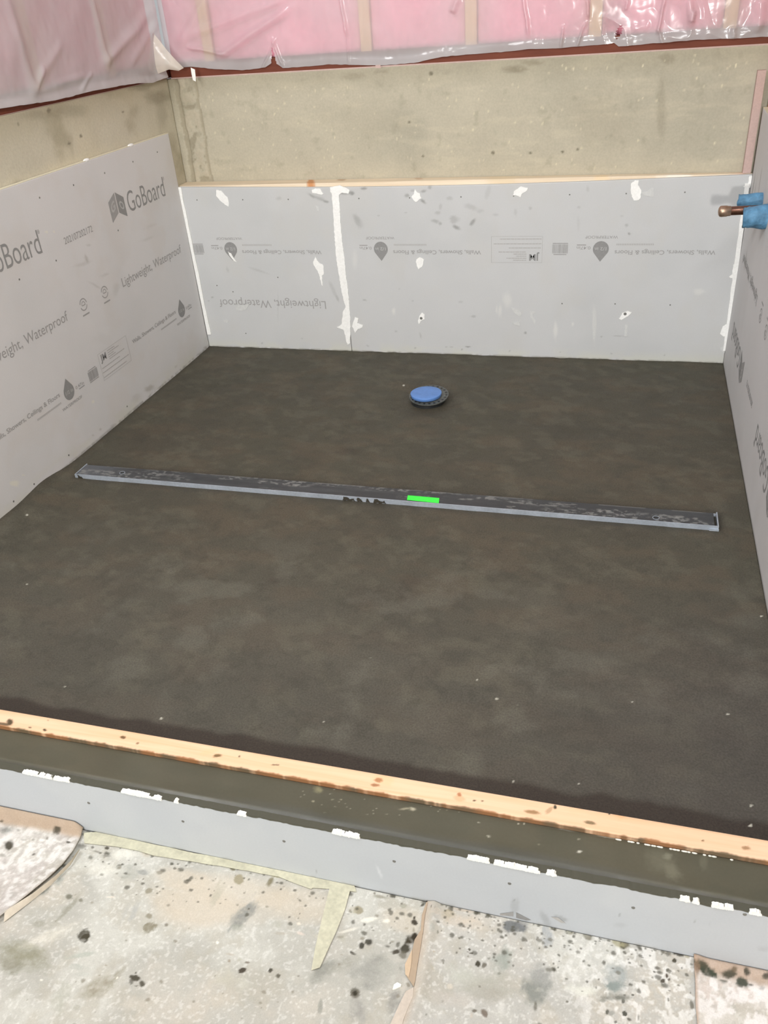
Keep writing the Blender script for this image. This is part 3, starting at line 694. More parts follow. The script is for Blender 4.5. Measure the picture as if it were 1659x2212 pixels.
for x, lb in ((.165, 'pine stud behind the plastic nearest the left corner'), (.775, 'pine stud behind the plastic right of the torn notch'), (1.145, 'pine stud behind the plastic in the middle of the back wall'),
              (1.55, 'pine stud behind the plastic left of the small black hole'), (1.955, 'pine stud behind the plastic near the right end')):
    s = yawbox('wall_stud', x - .019, x + .019, .0165, .13, ZS + .046, 1.95, M_stud); tag(s, lb, 'stud', 'studs of the back wall framing')
for y, lb in ((-.225, 'pine stud behind the left plastic nearest the corner'), (-.64, 'pine stud behind the left plastic near the left frame edge'), (-1.05, 'pine stud behind the left plastic beyond the left frame edge')):
    tag(box('wall_stud', (-.15, y - .019, ZS + .038), (-.04, y + .019, 1.95), M_stud), lb, 'stud', 'studs of the left wall framing')
def batt(name, f, n, w, label, group):
    nu, nv = 40, 60; u = np.linspace(0, 1, nu); v = np.linspace(ZS + .047, 1.9, nv); U, V = np.meshgrid(u, v)
    bulge = .020 * np.sin(U * math.pi) ** .35 + .016 * (fbm(U * 3 + n, V * 9, 3, n) - .5)
    P = f(U, V, bulge); dq = np.exp(-((P[..., 0] - 1.60) / .026) ** 2 - ((P[..., 2] - 1.09) / .045) ** 2) * (P[..., 1] > 0); P[..., 1] += .085 * dq * (n > 1) * (n < 20); o = grid_mesh(name, P, M_pink, thick=w); return tag(o, label, 'insulation', group)
segs = [(-.0, .146), (.184, .756), (.794, 1.126), (1.164, 1.531), (1.569, 1.936), (1.974, 2.45)]
lbs = ['narrow pink insulation batt in the left corner of the back wall', 'wide pink insulation batt between first two back studs', 'pink insulation batt left of the middle stud on the back wall', 'pink insulation batt right of the middle stud on the back wall',
       'pink insulation batt behind the plastic with the small black hole', 'pink insulation batt at the right end of the back wall']
for k, ((a, b), lb) in enumerate(zip(segs, lbs)):
    batt('insulation_batt', lambda U, V, bu, a=a, b=b: np.stack([a + .001 + (b - a - .002) * U, yconc(a + (b - a) * U) + .034 - bu, V], -1), k + 2, (0, .09, 0), lb, 'pink batts in the back wall')
segs = [(-2.4, -1.069), (-1.031, -.659), (-.621, -.244), (-.206, .10)]
lbs = ['pink insulation batt in the left wall beyond the frame edge', 'pink insulation batt at the left frame edge', 'pink insulation batt between the two visible left studs', 'pink insulation batt in the left wall next to the corner']
for k, ((a, b), lb) in enumerate(zip(segs, lbs)):
    batt('insulation_batt', lambda U, V, bu, a=a, b=b: np.stack([-.058 + bu, b - .001 - (b - a - .002) * U, V], -1), k + 20, (-.09, 0, 0), lb, 'pink batts in the left wall')

def hem(pts, F, key):
    Q = sorted((getattr(F(*p), key), F(*p).z) for p in pts); return np.array([q[0] for q in Q]), np.array([q[1] for q in Q])
# back sheet
hx, hz = hem([(398, 147), (416, 148), (452, 152), (517, 154), (564, 148), (577, 140), (590, 140), (603, 149), (655, 146), (705, 141), (813, 143), (850, 141), (900, 136), (930, 128), (958, 123), (1030, 117), (1102, 112), (1137, 107), (1190, 106), (1245, 101),
              (1290, 98), (1326, 93), (1336, 101), (1420, 93), (1504, 86), (1580, 83), (1659, 79)], lambda u, v: ony(u, v, .045), 'x')
NU, NV = 900, 240
U, V = np.meshgrid(np.linspace(0.0, 2.45, NU), np.linspace(0, 1, NV))
zb = np.interp(U, hx, hz) + .0016 * (vnoise(U * 60, U * 0, 3) - .5)
zt = 1.85
notch = ony(579, 104, .045); nb = ony(580, 142, .045)
Zg = zb + (zt - zb) * V ** 1.6
def ridge(t, w): return np.exp(-(t / w) ** 2)
def line_fold(u0, v0, u1, v1, w, amp, F=lambda u, v: ony(u, v, .045)):
    a = F(u0, v0); b = F(u1, v1); ax, az, bx, bz = a.x, a.z, b.x, b.z; L = math.hypot(bx - ax, bz - az)
    s = ((U - ax) * (bx - ax) + (Zg - az) * (bz - az)) / L ** 2
    d = ((U - ax) * (bz - az) - (Zg - az) * (bx - ax)) / L + .004 * (vnoise(s * 3, s * 0, int(u0) % 50) - .5)
    return amp * ridge(d, w) * sm(-.25, .1, s) * (1 - sm(.9, 1.25, s))
off = np.full_like(U, 0.0)
off += .012 * (fbm(U * 5, Zg * 4, 3, 61)) + .006 * fbm(U * 16, Zg * 8, 3, 63)
off += .004 * np.maximum(0, 1 - np.abs(fbm(U * 7 + Zg * 3, Zg * 5, 3, 65) - .5) * 10) * sm(1.3, 1.8, U)
folds = [(730, 0, 742, 70, .004, .010), (742, 70, 748, 135, .003, .005), (985, 0, 975, 25, .008, .014), (1130, 0, 1140, 70, .004, .012), (1215, 60, 1212, 100, .0035, .009), (1245, 100, 1262, 55, .0035, .009),
         (1268, 0, 1270, 35, .004, .010), (1355, 0, 1352, 20, .004, .009), (1435, 0, 1422, 65, .004, .012), (1422, 65, 1432, 95, .003, .008), (1490, 0, 1494, 50, .008, .014), (1585, 60, 1584, 82, .006, .010), (1645, 0, 1638, 60, .012, .016),
         (400, 105, 470, 118, .006, .012), (470, 118, 600, 30, .010, .016), (420, 70, 600, 0, .010, .010), (430, 0, 380, 90, .014, .012), (560, 148, 585, 90, .004, .008), (600, 140, 580, 90, .004, .008), (1370, 62, 1400, 55, .008, .010), (1500, 25, 1495, 45, .006, .012)]
for q in folds: off += line_fold(*q[:4], q[4] * 1.3, q[5] * (.75 if q[0] < 1100 or abs(q[2] - q[0]) < 20 else .35))
off += .006 * (1 - sm(0, .03, Zg - zb)) * (0.4 + fbm(U * 10, U * 0, 3, 70))
Yg = yconc(U) + .012 - off - .003 * sm(0, .02, Zg - zb)
Yg = np.minimum(Yg, yconc(U) + .003)
P = np.stack([U, Yg, Zg], -1)
milky = .50 + .16 * (1 - sm(.01, .05, Zg - zb)) + .25 * (fbm(U * 6, Zg * 6, 4, 71) - .5) + 6 * np.clip(off - .02, 0, .03)
col = np.ones(P.shape[:2] + (4,)); col[..., :3] = np.clip(milky, .2, .9)[..., None]
tr = ony(1337, 70, .045); nt_ = ony(582, 128, .045)
o = grid_mesh('plastic_sheet', P, M_poly, col=col)
me = o.data; bm = bmesh.new(); bm.from_mesh(me); kill = []
for f in bm.faces:
    c = f.calc_center_median()
    e1 = ((c.x - tr.x - (c.z - tr.z) * .30) / .0085) ** 2 + ((c.z - tr.z) / .017) ** 2
    top = ony(579, 103, .045).z; zz = c.z; wd = .009 * max(0, 1 - (zz - nt_.z) / (top - nt_.z)) if zz < top else 0
    if e1 < 1 + .5 * math.sin(c.z * 900) or abs(c.x - nt_.x) < wd * .8: kill.append(f)
bmesh.ops.delete(bm, geom=kill, context='FACES'); bm.to_mesh(me); bm.free()
tag(o, 'wrinkled clear plastic sheet over pink insulation of the back wall, with a torn notch', 'plastic sheet')
# left sheet
hx, hz = hem([(-300, 290), (0, 235), (40, 229), (119, 217), (202, 196), (260, 186), (297, 180), (330, 179), (362, 166), (385, 157)], lambda u, v: onx(u, v, .005), 'y')
U, V = np.meshgrid(np.linspace(-2.4, 0.055, 800), np.linspace(0, 1, 200))
zb = np.interp(U, hx, hz) + .003 * (vnoise(U * 50, U * 0, 5) - .5) * sm(.6, 1.0, vnoise(U * 9, U * 0, 8) * 1.4)
Zg = zb + (1.85 - zb) * V ** 1.6
off = .016 * fbm(U * 4, Zg * 4, 3, 81) + .006 * fbm(U * 14, Zg * 9, 3, 83)
FX = lambda u, v: (lambda q: Vector((q.y, 0, q.z)))(onx(u, v, .005))
for q in [(20, 0, 75, 190, .010, .010), (75, 190, 130, 100, .008, .008), (200, 0, 232, 130, .008, .012), (232, 130, 300, 60, .008, .010), (80, 200, 180, 165, .006, .006), (180, 190, 200, 160, .004, .006), (95, 150, 80, 190, .005, .008), (320, 30, 240, 120, .010, .010), (330, 60, 290, 130, .008, .010)]:
    off += line_fold(*q[:4], q[4] * 1.9, q[5] * .6, F=FX)
X = XL + .002 + off + .004 * (1 - sm(0, .025, Zg - zb)) + .010 * sm(-.02, .055, U)
P = np.stack([X, U, Zg], -1)
milky = .66 + .12 * (1 - sm(.01, .05, Zg - zb)) + .22 * (fbm(U * 5, Zg * 5, 4, 85) - .5)
col = np.ones(P.shape[:2] + (4,)); col[..., :3] = np.clip(milky, .3, .92)[..., None]
tag(grid_mesh('plastic_sheet', P, M_poly, col=col), 'milky plastic sheet over the pink insulation of the left wall', 'plastic sheet')
# folded corner flap where the two sheets meet
A = [(330, 70), (345, 88), (362, 110), (380, 130), (397, 147)]; Bm = [(318, 172), (330, 165), (345, 158), (365, 150), (386, 153)]
n = 30; rows = []
for i in range(n + 1):
    t = i / n
    def lerp(L): 
        k = t * (len(L) - 1); a = int(min(k, len(L) - 2)); f = k - a; return (L[a][0] * (1 - f) + L[a + 1][0] * f, L[a][1] * (1 - f) + L[a + 1][1] * f)
    pa = ony(*lerp(A), .015); pb = ony(*lerp(Bm), .005)
    rows.append([np.array(pa.lerp(pb, s)) + np.array((.004, -.016, 0)) * math.sin(s * math.pi) * (1 - t * .6) for s in np.linspace(0, 1, 24)])
P = np.array(rows); col = np.ones(P.shape[:2] + (4,)); col[..., :3] = (.72 + .2 * vnoise(P[..., 0] * 60, P[..., 2] * 60, 3))[..., None]
m2 = M_poly.copy(); m2.name = 'creamy_doubled_poly'
for nd in m2.node_tree.nodes:
    if nd.type in ('BSDF_DIFFUSE', 'BSDF_TRANSLUCENT'): nd.inputs[0].default_value = (.86, .80, .70, 1)
tag(grid_mesh('plastic_flap', P, m2, col=col), 'creamy folded plastic flap hanging in the left corner between the two sheets', 'plastic flap')
# torn tab
pts = [ony(*q, .035) for q in ((412, 146), (421, 150), (423, 168), (423, 176), (417, 173), (414, 160))]
tag(solid_poly('torn_plastic_tab', pts, (0, -.001, 0), M_crumb), 'small white torn tab hanging over the red sill plate near the left corner', 'plastic scrap')
pts = [ony(*q, .035) for q in ((811, 141), (822, 140), (823, 147), (812, 147))]
tag(solid_poly('torn_plastic_tab', pts, (0, -.001, 0), M_gasket), 'small pink scrap over the red sill plate in the middle of the back wall', 'plastic scrap')

# right wall end stud and its gasket
sr = thing('wall_stud', (2.12, .01, .0), 'orange pine stud above the right board at the picture edge', 'stud')
box('stud', (2.0935, -.026, FZ), (2.185, .012, 1.02), M_ostud, sr)
box('foam_gasket', (2.050, .0125, .657), (2.0745, .036, .955), M_gasket, sr)['label'] = 'pale pink foam strip against the concrete'
for y, lb in ((-.42, 'first pine stud behind the right board'), (-.83, 'second pine stud behind the right board')):
    tag(box('wall_stud', (2.0935, y - .019, FZ), (2.185, y + .019, 1.9), M_stud), lb, 'stud')

# ------------------------------------------------------------------ round floor drain with blue test cap
dr = thing('floor_drain', (fx, fy, 0), 'black round floor drain with a blue cap set in the wet mortar', 'floor drain')
def ring_bm(c, r0, r1, z0, z1, n=60, tilt=0.0):
    bm = bmesh.new(); L = []
    for r, z in ((r0, z0), (r1, z0), (r1, z1), (r0, z1)):
        L.append([bm.verts.new((c[0] + r * math.cos(2 * math.pi * i / n), c[1] + r * math.sin(2 * math.pi * i / n), z + tilt * r * math.sin(2 * math.pi * i / n))) for i in range(n)])
    for a in range(4):
        b = (a + 1) % 4
        for i in range(n): bm.faces.new((L[a][i], L[a][(i + 1) % n], L[b][(i + 1) % n], L[b][i]))
    return bm
cx, cy = 1.069, -0.4285
from_bm('lower_flange', ring_bm((cx - .003, cy - .004), .03, .060, -.008, .004), M_black, dr)
from_bm('clamping_ring', ring_bm((cx, cy), .030, .0705, .0150, .0185, tilt=.10), M_ring, dr)['label'] = 'dusty black ring with oval slots'
for k in range(22):
    a = 2 * math.pi * k / 22 + .1; p = Vector((cx + .0625 * math.cos(a), cy + .0625 * math.sin(a), .0188 + .10 * .0625 * math.sin(a)))
    bm = bmesh.new(); cyl_bm(bm, p, p + Vector((0, 0, .0004)), .0042, n=12); from_bm('slot', bm, M_black, dr)
for a in (-.9, -1.75, -2.3, .6, 2.2, 3.4):
    p = Vector((cx + .054 * math.cos(a), cy + .054 * math.sin(a), .002)); bm = bmesh.new(); cyl_bm(bm, p, p + Vector((0, 0, .0125 + .1 * .054 * math.sin(a))), .006, n=10); from_bm('bolt', bm, M_ring, dr)
lathe('test_cap', (1.0605, -.434, .0165), (0, 0, 1), [(0, .052), (.001, .0535), (.0105, .0555), (.0125, .0550), (.0132, .0535), (.0130, .030), (.0128, .001)], M_cap, dr, 64)['label'] = 'round blue plastic test cap'

# ------------------------------------------------------------------ linear drain channel
ld = thing('linear_drain', (1.03, -1.10, 0), 'long grey and black linear shower drain lying across the wet mortar', 'linear drain')
x0, x1, ya, yb, zt = .072, 1.995, -1.138, -1.066, .014
bm = bmesh.new()
def addbox(bm, lo, hi):
    r = bmesh.ops.create_cube(bm, size=1); lo = Vector(lo); hi = Vector(hi)
    for v in r['verts']: v.co = Vector(((lo + hi) / 2)[i] + v.co[i] * (hi - lo)[i] for i in range(3))
addbox(bm, (x0, ya, -.012), (x1, ya + .0028, zt)); addbox(bm, (x0, yb - .0022, -.012), (x1, yb, zt - .006)); addbox(bm, (x0, ya + .0028, -.012), (x0 + .0028, yb - .0022, zt)); addbox(bm, (x1 - .0028, ya + .0028, -.012), (x1, yb - .0022, zt))
addbox(bm, (x1 - .022, ya - .003, .000), (x1 + .001, ya, .006))
addbox(bm, (x0, ya + .0028, -.012), (x1, yb - .0022, -.006))
from_bm('channel_frame', bm, M_frame, ld)['label'] = 'grey steel channel frame'
xs = np.linspace(x0 + .005, x1 - .010, 900); ys = np.linspace(ya + .0035, yb - .0065, 30); X, Yg = np.meshgrid(xs, ys)
P = np.stack([X, Yg, 0 * X + zt - .0012 + .0003 * vnoise(X * 60, Yg * 60, 2)], -1)
pt = Paint(P, (56, 58, 60)); pt.mix((72, 74, 76), sm(.4, .7, fbm(X * 6, Yg * 60, 4, 91)) * .5)
w = sm(.52, .6, fbm(X * 90, Yg * 160, 4, 93)) * sm(.42, .6, fbm(X * 5, Yg * 20, 3, 95))
pt.mix((136, 137, 134), w * .6)
pt.mix((120, 120, 118), (1 - sm(0.0, .006, (yb - .0065) - Yg)) * sm(.45, .55, fbm(X * 30, X * 0, 3, 97)) * .8)
pt.mix((104, 108, 114), (1 - sm(.1, .27, X)) * .5)
FD = lambda u, v: onz(u, v, zt)
for (u, v, ru, rv) in ((560, 1040, 16, 4), (640, 1048, 16, 3), (1120, 1083, 30, 4), (1210, 1090, 30, 4), (1110, 1095, 14, 3), (1300, 1102, 20, 4), (1460, 1113, 30, 6), (1480, 1118, 22, 5), (1000, 1078, 26, 3), (1100, 1100, 16, 3), (1270, 1108, 14, 3), (200, 1018, 24, 5), (235, 1022, 16, 3)):
    for k in range(5): pt.pxblob(FD, u + random.Random(u + k).uniform(-ru, ru), v + random.Random(u * 3 + k).uniform(-rv, rv) * .6, ru * .25, rv * .35, (140, 140, 136), .45, .6, .8, 4, k)
grid_mesh('tray', P, mat('black_tray_with_mortar_film', attr=True, rough=0.45, spec=.5, var=.1, scale=40, fine=.12, fscale=300), ld, thick=(0, 0, -.008), col=pt.c)['label'] = 'black tile-in tray speckled with dried mortar'
for (u, v) in ((264, 1021), (1417, 1118)):
    p = onz(u, v, zt); bm = bmesh.new(); cyl_bm(bm, (0, 0, 0), (0, 0, .0007), .0075, n=20)
    for q in bm.verts: q.co = Vector((p.x + q.co.x * 1.15, p.y + q.co.y * .8, zt - .0008 + q.co.z))
    from_bm('lifting_hole', bm, M_black, ld)
    bm = ring_bm((p.x, p.y), .0075, .0090, zt - .0008, zt + .0002, 24); from_bm('hole_rim', bm, M_frame, ld)
pts = [onz(*q, zt + .0002) for q in ((881, 1070), (949, 1076), (948, 1087), (879, 1080))]
solid_poly('sticker', pts, (0, 0, .0004), M_green, ld)['label'] = 'bright green sticker'
# mortar crumbs stuck to the front of the channel
for (u0, u1, s) in ((742, 768, 1), (772, 784, 2), (792, 800, 3), (808, 834, 4), (172, 182, 5)):
    a = onz(u0, 1030 + (u0 - 165) * .0844, 0); b = onz(u1, 1030 + (u1 - 165) * .0844, 0)
    pts = ragged([(a.x, .001), (b.x, .001), (b.x - .004, .009), (b.x * .6 + a.x * .4, .006), (a.x * .6 + b.x * .4, .012), (a.x + .002, .013)], .004, .0016, s)
    solid_poly('mortar_smear', [(x, ya - .0003, z) for x, z in pts], (0, -.0015, 0), mat('mortar_smear', (58, 54, 46), .6, var=.2), ld)

# ------------------------------------------------------------------ shower curb
cu = thing('shower_curb', (1.0, -2.2, FZ), 'mortar-topped shower curb along the front of the pan', 'curb')
xs = np.linspace(0.0, W + .0, 900); ys = np.linspace(YC + BT + .0002, -2.1765, 60); X, Yg = np.meshgrid(xs, ys)
front = Yg - (YC + BT)
Zg = .066 - .0015 * sm(0, .05, -(Yg + 2.1765)) + .0012 * (fbm(X * 8, Yg * 20, 3, 101) - .5) - .004 * (1 - sm(-.004, .010, front)) 
P = np.stack([X, Yg, Zg], -1)
pt = Paint(P, (84, 81, 67))
pt.mix((91, 86, 70), sm(.4, .7, fbm(X * 4, Yg * 10, 4, 103)) * .5); pt.mix((78, 77, 64), sm(.5, .7, fbm(X * 12, Yg * 30, 4, 105)) * .4)
pt.mix((84, 84, 78), (1 - sm(.006, .024, front + .01 * (fbm(X * 7, X * 0, 3, 107) - .5))) * sm(1.0, 1.3, X) * (1 - sm(1.7, 1.9, X)) * .75)
pt.mix((78, 76, 68), (1 - sm(.001, .007, front)) * .5); pt.mix((76, 70, 58), (1 - sm(0, .008, -2.1765 - Yg)) * .6)
FC = lambda u, v: onz(u, v, .066)
zz7 = lambda x, y: (560 + x / 2.765, 1600 + y / 2.765); zz8 = lambda x, y: (1100 + x / 2.968, 1650 + y / 2.968)
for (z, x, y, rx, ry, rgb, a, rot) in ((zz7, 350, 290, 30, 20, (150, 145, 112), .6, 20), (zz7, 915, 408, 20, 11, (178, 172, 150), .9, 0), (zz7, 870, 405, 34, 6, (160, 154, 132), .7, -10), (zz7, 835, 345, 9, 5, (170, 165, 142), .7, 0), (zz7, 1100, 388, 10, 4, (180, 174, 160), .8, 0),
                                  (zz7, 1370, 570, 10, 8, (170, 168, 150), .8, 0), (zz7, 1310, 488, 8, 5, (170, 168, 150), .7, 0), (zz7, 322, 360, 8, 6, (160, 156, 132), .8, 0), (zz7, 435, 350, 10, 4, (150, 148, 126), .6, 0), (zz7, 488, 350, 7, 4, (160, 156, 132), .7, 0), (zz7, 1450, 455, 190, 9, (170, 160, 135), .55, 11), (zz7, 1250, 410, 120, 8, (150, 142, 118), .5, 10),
                                  (zz8, 360, 410, 110, 12, (176, 176, 166), .6, 12), (zz8, 620, 460, 90, 10, (200, 198, 182), .8, 10), (zz8, 200, 375, 90, 9, (180, 170, 148), .6, 10), (zz8, 800, 490, 100, 9, (148, 140, 120), .6, 10), (zz8, 450, 560, 14, 9, (196, 194, 180), .9, 0), (zz8, 445, 482, 9, 6, (160, 156, 136), .7, 0),  # first streak: reflection on the wet mortar, painted as a pale mark
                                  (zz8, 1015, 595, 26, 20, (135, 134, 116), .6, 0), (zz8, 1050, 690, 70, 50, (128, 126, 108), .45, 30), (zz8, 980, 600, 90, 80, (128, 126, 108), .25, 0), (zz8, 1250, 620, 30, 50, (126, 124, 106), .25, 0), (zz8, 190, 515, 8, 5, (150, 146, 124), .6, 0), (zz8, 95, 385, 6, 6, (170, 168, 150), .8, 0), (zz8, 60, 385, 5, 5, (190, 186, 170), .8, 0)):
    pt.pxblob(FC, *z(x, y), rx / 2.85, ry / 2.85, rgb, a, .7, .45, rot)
rnd = random.Random(8)
for k in range(70): pt.pxblob(FC, rnd.uniform(640, 1500), 1700 + (rnd.uniform(0, 1)) * 60 + 0, 1.6, 1.2, (160, 156, 138), .6, .5, .3)
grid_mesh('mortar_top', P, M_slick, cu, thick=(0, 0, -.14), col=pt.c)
# the timber edge
xs = np.linspace(0.0, W + .0, 1400); ys = np.linspace(-2.1760, -2.1372, 24); X, Yg = np.meshgrid(xs, ys)
P = np.stack([X, Yg, 0 * X + .075 - .0008 * (1 - sm(0, .003, Yg + 2.176)) - .0008 * (1 - sm(0, .003, -2.1372 - Yg))], -1)
FW = lambda u, v: onz(u, v, .075)
zza = lambda x, y: (x / 2.765, 1500 + y / 2.765)
BR = (178, 120, 70); DK = (92, 78, 58)
bl = []
for (z, x, y, rx, ry, rgb, a, rot) in ((zza, 60, 165, 18, 16, DK, 1, -40), (zza, 20, 178, 40, 8, DK, .9, 8), (zza, 180, 198, 9, 5, DK, .8, 0), (zza, 268, 213, 12, 6, DK, 1, 10), (zza, 735, 257, 15, 9, (110, 84, 56), .95, 10), (zza, 822, 292, 9, 6, (130, 100, 70), .8, 0), (zza, 1300, 366, 26, 9, (120, 96, 62), .95, -8), (zza, 1430, 370, 6, 5, DK, .9, 0), (zza, 1335, 305, 7, 4, (150, 100, 70), .8, 0), (zza, 287, 155, 5, 4, (160, 120, 84), .8, 0), (zza, 1250, 340, 70, 16, (240, 196, 150), .5, -14),
                                  (zza, 1640, 420, 18, 3, DK, .8, 0), (zz7, 712, 236, 22, 12, (176, 118, 76), .85, 5), (zz7, 690, 265, 26, 9, (150, 96, 56), .8, 10), (zz7, 740, 235, 60, 28, (236, 196, 150), .5, 10), (zz7, 1195, 322, 14, 9, (176, 110, 70), .85, 5), (zz7, 1195, 345, 34, 14, (222, 168, 124), .55, 10), (zz7, 1285, 358, 9, 4, DK, .9, 0), (zz7, 1333, 360, 8, 4, DK, .9, 0), (zz7, 100, 145, 22, 3, DK, .8, 0),
                                  (zz8, 295, 278, 9, 12, (70, 66, 54), 1, 0), (zz8, 640, 318, 6, 6, (80, 72, 58), 1, 0), (zz8, 255, 300, 26, 12, (150, 120, 86), .5, -40), (zz8, 460, 268, 30, 18, (232, 170, 120), .65, 10), (zz8, 430, 280, 55, 34, (240, 200, 160), .5, 10), (zz8, 715, 320, 40, 26, (236, 178, 124), .55, 10), (zz8, 1240, 493, 8, 5, (120, 90, 60), .9, 0), (zz8, 1520, 540, 24, 12, (150, 112, 76), .8, 0), (zz8, 520, 378, 30, 9, (110, 96, 66), .85, 12), (zz8, 150, 310, 40, 10, (140, 104, 62), .8, 10)):
    u, v = z(x, y); bl.append((u, v, rx / 2.8, ry / 2.8, rgb, a, rot))
cw = wcol(P, bl, FW)
fr = -2.1760 - Yg
dirt = (1 - sm(.0, .0034, -fr + .0030 * (fbm(X * 60, X * 0, 4, 111) - .5) * 2)) 
aa = dirt * .9; keep = cw[..., 3]
nc = np.array(lin((140, 92, 52))); nd = np.array(lin((84, 74, 54)))
dd = sm(.35, .65, fbm(X * 25, X * 0, 3, 113))[..., None]
cw[..., :3] = np.where((aa > keep)[..., None], nc * (1 - dd) + nd * dd, cw[..., :3]); cw[..., 3] = np.maximum(keep, aa)
tm = thing('timber_screed', (1.0, -2.157, .05), 'long fresh pine strip along the inner side of the curb, spattered with mortar', 'timber')
grid_mesh('timber', P, M_pine, tm, thick=(0, 0, -.14), col=cw, smooth=False)
# water beads at the foot of the timber
zb8 = [(700, 425), (712, 427), (770, 433), (788, 438), (827, 447), (876, 455), (890, 457), (920, 462), (932, 465), (962, 468), (975, 471), (1035, 482), (1060, 485), (1080, 488), (1083, 495), (1118, 494), (1130, 497), (1150, 502), (1185, 508), (1248, 519), (1282, 522), (1308, 528), (1420, 548)]
M_water = mat('water_bead', (225, 225, 215), .05, .9, var=0, bump=0, coat=1.0)
bm = bmesh.new()
for k, q in enumerate(zb8):
    p = onz(*zz8(*q), .0665); mt = Matrix.Translation((p.x, -2.1783, .0668)) @ Matrix.Diagonal((.0028 if k % 3 else .0045, .0016, .0014, 1))
    bmesh.ops.create_icosphere(bm, subdivisions=2, radius=1, matrix=mt)
wtr = from_bm('water_beads', bm, M_water, cu, True); wtr['kind'] = 'stuff'; wtr['label'] = 'bright water beads at the foot of the timber'

# board facing the curb
xs = np.linspace(0.0, W + .3, 900); tz = np.concatenate([np.linspace(0, .93, 30)[:-1], np.linspace(.93, 1, 24)]); X, T = np.meshgrid(xs, tz)
rag = .0045 * (fbm(X * 22, X * 0, 4, 121) - .5) + .0022 * (vnoise(X * 160, X * 0, 4) - .5)
top = .0655 + rag * .5; Zg = (FZ + .0) + (top - FZ) * T
P = np.stack([X, 0 * X + YC, Zg], -1); pt = Paint(P, (188, 193, 198))
pt.mix((182, 187, 193), sm(.45, .7, fbm(X * 4, Zg * 9, 4, 123)) * .4); pt.mix((196, 200, 203), sm(.5, .7, fbm(X * 7, Zg * 7, 3, 125)) * .4)
FF = lambda u, v: ony(u, v, YC)
for (u, v, ru, rv, a, rot) in ((1178, 1986, 8, 20, .4, -30), (1212, 1984, 16, 5, .55, 25), (1110, 1955, 10, 16, .3, 0), (1340, 1998, 14, 5, .2, 10), (800, 1722, 14, 8, .12, 0), (1650, 2050, 14, 6, .2, 0), (1500, 1990, 2, 3, .6, 0), (654, 1888, 1.5, 3, .6, 0), (683, 1882, 2, 4, .5, 0), (1110, 1945, 2, 4, .7, 70), (1534, 1999, 1.6, 5, .5, 0), (1338, 1976, 1.6, 3, .6, 0), (820, 1885, 3, 16, -.4, -25)):
    if a > 0: pt.pxblob(FF, u, v, ru, rv, (140, 142, 144), a, .6, .4, rot)
    else: pt.pxblob(FF, u, v, ru, rv, (225, 228, 232), -a, .6, .4, rot)
mudline = sm(-.0012, .0006, Zg - (.0612 + .0028 * (fbm(X * 30, X * 0, 4, 129) - .5) * 2 + rag)); pt.mix((82, 81, 70), mudline)
pt.mix((150, 148, 136), (1 - sm(.0, .010, Zg - FZ)) * sm(.45, .65, fbm(X * 30, Zg * 30, 3, 127)) * .6)
cb = thing('backer_board', (1.0, YC, FZ), 'long low grey backer board facing the front of the curb, on the papered floor', 'wall board')
grid_mesh('board_panel', P, M_board, cb, thick=(0, BT - .001, 0), col=pt.c)
for q in ((148, 600), (806, 720), (1495, 853)): screw(ony(*zz7(*q), YC), (0, -1, 0), cb)
for q in ((795, 922), (1510, 965)): screw(ony(*zz8(*q), YC), (0, -1, 0), cb)
for q in ((530, 648), (1093, 758)): screw(ony(*zza(*q), YC), (0, -1, 0), cb)
# printed mark cut off at the foot of the board, upright and reading left to right
m_ = lambda a, b, l=0.0: (a, YC - .0004 - l, b)
pa = [ony(*q, YC) for q in ((1080, 1973), (1109, 1969.5), (1109, 1979), (1080, 1977))]
flat('printed_logo', [[(p.x, max(p.z, FZ + .001)) for p in pa]], m_, M_print, cb)
pa = [ony(*q, YC) for q in ((1115, 1970.5), (1147, 1987), (1137, 1988), (1115, 1982))]
flat('printed_logo', [[(p.x, max(p.z, FZ + .001)) for p in pa]], m_, M_printd, cb)
pa = [ony(*q, YC) for q in ((1190, 1980), (1205, 1981), (1222, 1994), (1212, 1993))]
flat('printed_lettering', [[(p.x, max(p.z, FZ + .001)) for p in pa]], m_, M_printl, cb)
# torn white foam edge
runs = [(45, 78, 1663), (80, 92, 1667), (93, 108, 1670), (112, 130, 1674), (130, 146, 1678), (258, 290, 1702), (270, 322, 1706), (325, 345, 1714), (372, 382, 1722), (510, 530, 1753), (715, 745, 1788), (738, 775, 1790), (1008, 1058, 1841), (1066, 1090, 1852), (1085, 1135, 1853), (1130, 1168, 1862), (1180, 1204, 1873), (1470, 1495, 1929), (1498, 1515, 1935), (1540, 1570, 1941), (1568, 1590, 1946), (1620, 1650, 1963)]
for k, (u0, u1, v) in enumerate(runs):
    a = ony(u0, v, YC - .001); b = ony(u1, v, YC - .001); rnd = random.Random(k)
    n = max(6, int((b.x - a.x) / .0013)); up = []; dn = []
    for i in range(n + 1):
        t = i / n; h = .0062 * math.sin(math.pi * min(1, max(0, t))) ** .4 * (.25 + 1.1 * float(fbm((a.x + (b.x - a.x) * t) * 260, 3.0, 3, k))) * rnd.uniform(.75, 1.15) + .0004
        x = a.x + (b.x - a.x) * t
        up.append((x, .0635 + h * .8)); dn.append((x, .0612 - h * .35 * rnd.random() - .0005))
    solid_poly('torn_foam_edge', [(x, YC - .0012 - .0003 * (k % 4), z) for x, z in up + dn[::-1]], (0, .006, 0), M_crumb, cb)['label'] = 'torn white foam edge'

